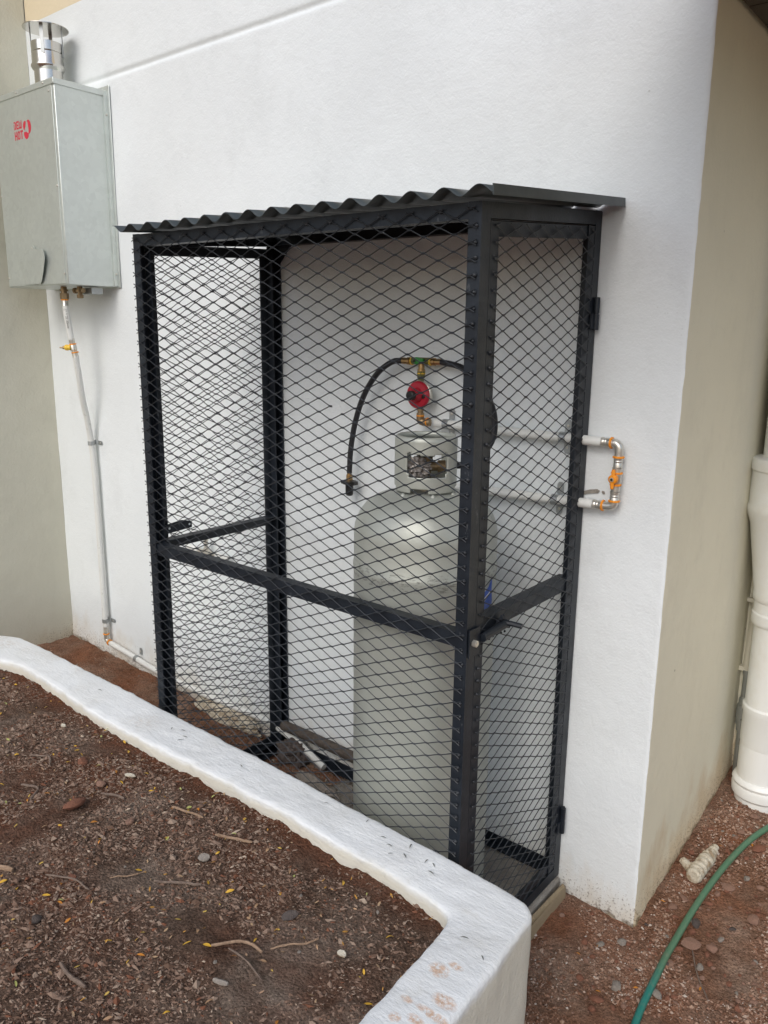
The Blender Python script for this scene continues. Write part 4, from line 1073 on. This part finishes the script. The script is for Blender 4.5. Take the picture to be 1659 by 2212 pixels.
# flue
flue = thing('flue_pipe', (-1.165,-.105,HZ1), 'polished stainless flue pipe with round rain cap on top of the heater', 'flue')
FX, FY, FZ = -1.190, -.105, HZ1+.012
r1_, r2_ = .054, .060
m = MB(); m.lathe((FX,FY,FZ), Z, [(0,r1_),(.085,r1_),(.092,r2_),(.100,r2_+.004),(.106,r2_+.004),(.112,r2_),(.150,r2_-.001),(.153,r2_-.004),(.156,r2_-.001),(.188,r2_-.001),(.188,r2_-.003),(.06,r1_-.004)], 48); m.build('pipe', CHROME, flue)
m = MB()
m.lathe((FX,FY,FZ+.240), Z, [(0,.0850),(.001,.0862),(.003,.0862),(.012,.055),(.018,.02),(.019,.0001)], 48); m.lathe((FX,FY,FZ+.2399), -Z, [(0,.0858),(.0001,.0001)], 48); m.build('rain_cap', CHROME, flue)
for a in (20, 110, 200, 290):
    an = math.radians(a+25); px_, py_ = FX+(r2_)*math.cos(an), FY+(r2_)*math.sin(an); tx, ty = -math.sin(an)*.007, math.cos(an)*.007
    m = MB(); m.prism([(px_-tx,py_-ty,FZ+.14),(px_+tx,py_+ty,FZ+.14),(px_+tx,py_+ty,FZ+.2398),(px_-tx,py_-ty,FZ+.2398)], (math.cos(an)*.0015, math.sin(an)*.0015, 0)); m.build('cap_strut', GALV_S, flue)

# ------------------------------------------------------------------ gas pipe below the heater
hp = thing('gas_feed_pipe', (-1.19,-.03,1.0), 'white plastic gas pipe dropping from the heater and turning along the foot of the wall', 'pipe')
A = [(-1.106,-.142,1.630),(-1.116,-.138,1.585),(-1.124,-.130,1.537)]
B = [(-1.112,-.122,1.452),(-1.128,-.105,1.37),(-1.155,-.080,1.27),(-1.178,-.052,1.18),(-1.192,-.034,1.085),(-1.190,-.028,.95),(-1.188,-.028,.60),(-1.187,-.028,.200)]
m = MB(); m.tube(smoothpath([(-1.117,-.150,1.668),(-1.117,-.148,1.640),(-1.119,-.142,1.59),(-1.118,-.135,1.530)], 5), PR, 16); m.build('upper_tube', PIPE, hp)
m = MB(); m.tube(smoothpath([(-1.112,-.124,1.462)]+B[1:], 6), PR, 16); m.build('long_tube', PIPE, hp)
m = MB(); m.lathe((-1.118,-.150,1.718), -Z, [(0,.0105),(.020,.0105),(.021,.0130),(.024,.0130),(.048,.0128),(.049,.0135),(.052,.0135)], 16)
m.lathe((-1.118,-.134,1.534), (.07,.14,-1), [(0,.0132),(.003,.0124),(.020,.0124),(.021,.0105),(.026,.0140),(.048,.0140),(.052,.0105),(.053,.0124),(.074,.0124),(.078,.0132)], 16); m.build('press_sleeve', FITTING, hp)
rings(hp, [((-1.118,-.150,1.6935), -Z), ((-1.1165,-.1310,1.5135), (.07,.14,-1)), ((-1.1135,-.1245,1.4795), (.07,.14,-1))])
m = MB(); m.lathe((-1.117,-.140,1.497), (-.82,-.57,.0), [(0,.011),(.010,.011),(.012,.0125),(.022,.0120),(.026,.008)], 12); m.build('valve_cap', YELLOW, hp)
m = MB(); m.lathe((-1.138,-.155,1.497), (-.82,-.57,.0), [(0,.0075),(.008,.0070),(.009,.003),(.022,.003)], 8); m.build('valve_stem', DULLBRASS, hp)
m = MB(); sleeve(m, (-1.187,-.028,.202), -Z, .030); m.tube(smoothpath([(-1.187,-.028,.172),(-1.187,-.028,.150),(-1.184,-.028,.136),(-1.170,-.028,.128),(-1.150,-.028,.126)], 4), .0115, 14); m.build('elbow', FITTING, hp)
rings(hp, [((-1.187,-.028,.163), Z), ((-1.165,-.028,.128), X)])
m = MB(); m.tube(smoothpath([(-1.152,-.028,.126),(-1.0,-.028,.112),(-.82,-.028,.092),(-.55,-.028,.082),(-.30,-.030,.086),(-.05,-.034,.092),(.12,-.045,.065),(.26,-.060,.030)], 6), PR, 14); m.build('floor_run', PIPE, hp)
clip_band((-1.193,-.032,1.075), Z, PR, 'galvanised clip halfway up the gas feed pipe', X)
clip_band((-1.187,-.028,.232), Z, PR, 'galvanised clip on the gas feed pipe just above its elbow', X)
clip_band((-.945,-.028,.106), X, PR, 'galvanised clip on the horizontal gas pipe at the foot of the wall', Z)
# small printing on the upper tube
tcu = bpy.data.curves.new('print', 'FONT'); tcu.body = '49 2122 20mm'; tcu.size = .013; tcu.extrude = 0
to = bpy.data.objects.new('print_tmp', tcu); col.objects.link(to)
dg = bpy.context.evaluated_depsgraph_get(); me = bpy.data.meshes.new_from_object(to.evaluated_get(dg)); me.name = 'pipe_print'
bpy.data.objects.remove(to)
for q in me.vertices:
    s_, t_ = q.co.x, q.co.y - .005
    zc = 1.655 - s_; k_ = (1.668-zc)/(1.668-1.530)
    ang_ = math.radians(-38) + t_/PR
    ccx, ccy = -1.117-.001*k_, -.150+.014*k_
    q.co = Vector((ccx+(PR+.0005)*math.cos(ang_), ccy+(PR+.0005)*math.sin(ang_), zc))
me.materials.clear(); me.materials.append(BLACKPRINT)
o = bpy.data.objects.new('pipe_print', me); col.objects.link(o); o.parent = hp; o.location = -ORG['gas_feed_pipe']

# garden tap seen through the left door
tp = thing('wall_tap', (-.38,-.03,.72), 'small metal tap and valve on the white wall seen through the left cage door', 'tap')
m = MB(); m.lathe((-.40,-.035,.700), Z, [(0,.010),(.014,.012),(.03,.012),(.032,.008),(.060,.008),(.062,.011),(.070,.011)], 12); m.lathe((-.40,-.035,.712), X, [(-.045,.009),(-.02,.009),(-.018,.012),(.025,.012),(.027,.009),(.06,.009)], 12); m.build('valve_body', FITTING, tp)
m = MB(); m.tube([(-.52,-.03,.716),(-.446,-.033,.713)], .0105, 12); m.tube([(-.34,-.033,.711),(-.27,-.028,.708)], .0105, 12); m.build('pipe_stub', PIPE, tp)
m = MB(); m.tube([(-.36,-.050,.716),(-.325,-.062,.708),(-.290,-.060,.718)], .003, 6); m.build('lever', BLACKP, tp)

# things lying along the back of the cage
m = MB(); m.tube(smoothpath([(.04,-.050,.118),(.20,-.048,.118),(.42,-.047,.112),(.66,-.047,.105)], 4), .019, 10)
tag(m.build('timber_offcut', DARKTIMB, ang=60), 'dark brown timber offcut leaning along the wall at the back of the cage', 'timber offcut')
def lump(name, loc, size, seed, material, label, cat, rot=0):
    bm = bmesh.new(); bmesh.ops.create_icosphere(bm, subdivisions=4, radius=.5)
    for q in bm.verts:
        d = q.co.normalized(); k_ = 1+.35*noise.noise(d*1.7+Vector((seed,0,0)))+.18*noise.noise(d*5+Vector((seed,3,0)))+.07*noise.noise(d*14)
        q.co = Vector((q.co.x*size[0], q.co.y*size[1], q.co.z*size[2]))*k_
    me = bpy.data.meshes.new(name); bm.to_mesh(me); bm.free(); me.materials.append(material)
    o = bpy.data.objects.new(name, me); col.objects.link(o); o.location = loc; o.rotation_euler = (0, 0, rot); return tag(o, label, cat)
lump('mortar_rubble', (-.33,-.03,.035), (.42,.06,.08), 3, LUMP, 'crumbling mortar ledge at the foot of the wall behind the left cage door', 'rubble')
lump('mortar_rubble', (.10,-.06,.03), (.14,.09,.10), 6, R_DARK, 'dark rubble lump at the foot of the left rear cage post', 'rubble')
lump('mortar_rubble', (.30,-.14,.01), (.22,.05,.045), 9, R_GREY, 'grey mortar lump lying behind the cylinder to its left', 'rubble', -.12)
lump('mortar_rubble', (.12,-.20,.0), (.09,.07,.04), 12, R_GREY, 'flat grey mortar lump in the middle of the cage floor', 'rubble')

# plaster coated junk beside the hose: ridged sleeve with a broken wedge
jk = thing('plaster_scrap', (1.50,.34,.0), 'cream ridged plaster scrap lying between the wall and the garden hose', 'scrap')
zz = zg_fine(1.50, .34)
pp = smoothpath([(1.488,.440,zz+.018),(1.488,.38,zz+.020),(1.484,.31,zz+.020),(1.480,.25,zz+.016)], 14)
rr = [.009+.013*min(1, i/len(pp)*2.2)+.0022*math.sin(i*1.3)+.0025*nz(i*.6, 3) for i in range(len(pp))]
m = MB(); m.tube(pp, rr, 14); m.build('ridged_sleeve', LUMP, jk, ang=50)
m = MB(); m.tube([(1.476,.300,zz+.014),(1.452,.292,zz+.016),(1.430,.305,zz+.020)], [.019,.015,.012], 7); m.build('broken_end', LUMP, jk, ang=30)

# ------------------------------------------------------------------ garden hose
def smooth2(pts, k=16): return smoothpath([Vector((a, b, 0)) for a, b in pts], k)
P = [Vector((p.x, p.y, zg(p.x, p.y)+.014+.004*nz(p.x*3, p.y*3))) for p in smooth2([(1.92,.85),(1.75,.79),(1.645,.69),(1.582,.56),(1.545,.40),(1.523,.20),(1.515,.0),(1.519,-.13),(1.535,-.33),(1.59,-.62),(1.72,-1.0),(1.9,-1.3)])]
tag(MB().tube(P, .0092, 14).build('garden_hose', HOSE), 'green garden hose lying across the red ground at the right', 'hose')

# ------------------------------------------------------------------ drain pipe and conduit at the right
dp = thing('drain_pipe', (1.53,.76,0), 'thick cream painted drain pipe standing at the right edge of the picture', 'drain pipe')
dx, dy = 1.530, .755
m = MB(); m.lathe((dx,dy,.0), Z, [(.02,.078),(.66,.078)], 40); m.build('lower_pipe', PVC, dp)
m = MB(); m.lathe((dx,dy,.035), Z, [(-.03,.072),(.00,.072),(.015,.082),(.02,.088),(.045,.090),(.055,.086),(.065,.090),(.075,.086),(.080,.079)], 40); m.build('foot_socket', PVC, dp)
m = MB(); m.lathe((dx,dy,.0), Z, [(.235,.0785),(.24,.0800),(.345,.0800),(.352,.0835),(.372,.0835),(.378,.0785)], 40); m.build('collar', PVC, dp)
m = MB(); m.lathe((dx-.004,dy,.0), Z, [(.655,.0790),(.66,.083),(.668,.085),(.695,.085),(.700,.081),(.735,.081),(.742,.086),(.758,.088),(.770,.087),(.99,.120),(1.02,.131),(1.035,.135),(1.050,.135),(1.057,.131),(1.16,.131),(1.166,.136),(1.19,.137),(1.20,.132),(1.205,.1085)], 40); m.build('reducer', PVC, dp)
m = MB(); m.lathe((dx,dy,.0), Z, [(1.20,.108),(2.314,.108)], 40); m.build('upper_pipe', PVC, dp)
cdt = thing('conduit', (1.43,.845,.5), 'thin cream conduit with stop valve running down behind the drain pipe', 'pipe')
m = MB(); m.tube(smoothpath([(1.425,.856,2.31),(1.412,.852,1.6),(1.405+.012,.850,1.15),(1.428,.846,.93),(1.430,.845,.75),(1.424,.845,.44)], 6), .0125, 10); m.build('tube', CONDUIT, cdt)
m = MB(); m.lathe((1.428,.840,.44), -Z, [(0,.013),(.012,.013),(.013,.011),(.10,.011),(.105,.016),(.125,.016),(.127,.019),(.165,.021),(.20,.019),(.202,.015),(.225,.015),(.227,.0105),(.42,.0105)], 12); m.build('valve', GALV_S, cdt)
m = MB(); m.tube([(1.428,.828,.262),(1.452,.80,.266),(1.462,.765,.250),(1.450,.745,.205)], .0045, 8); m.build('lever', LEAF_D, cdt)
m = MB(); m.box((1.400,.835,.437),(1.446,.852,.452)); m.build('clip', CONDUIT, cdt); m = MB(); m.box((1.404,.83,.690),(1.455,.845,.704)); m.build('clip', CONDUIT, cdt)
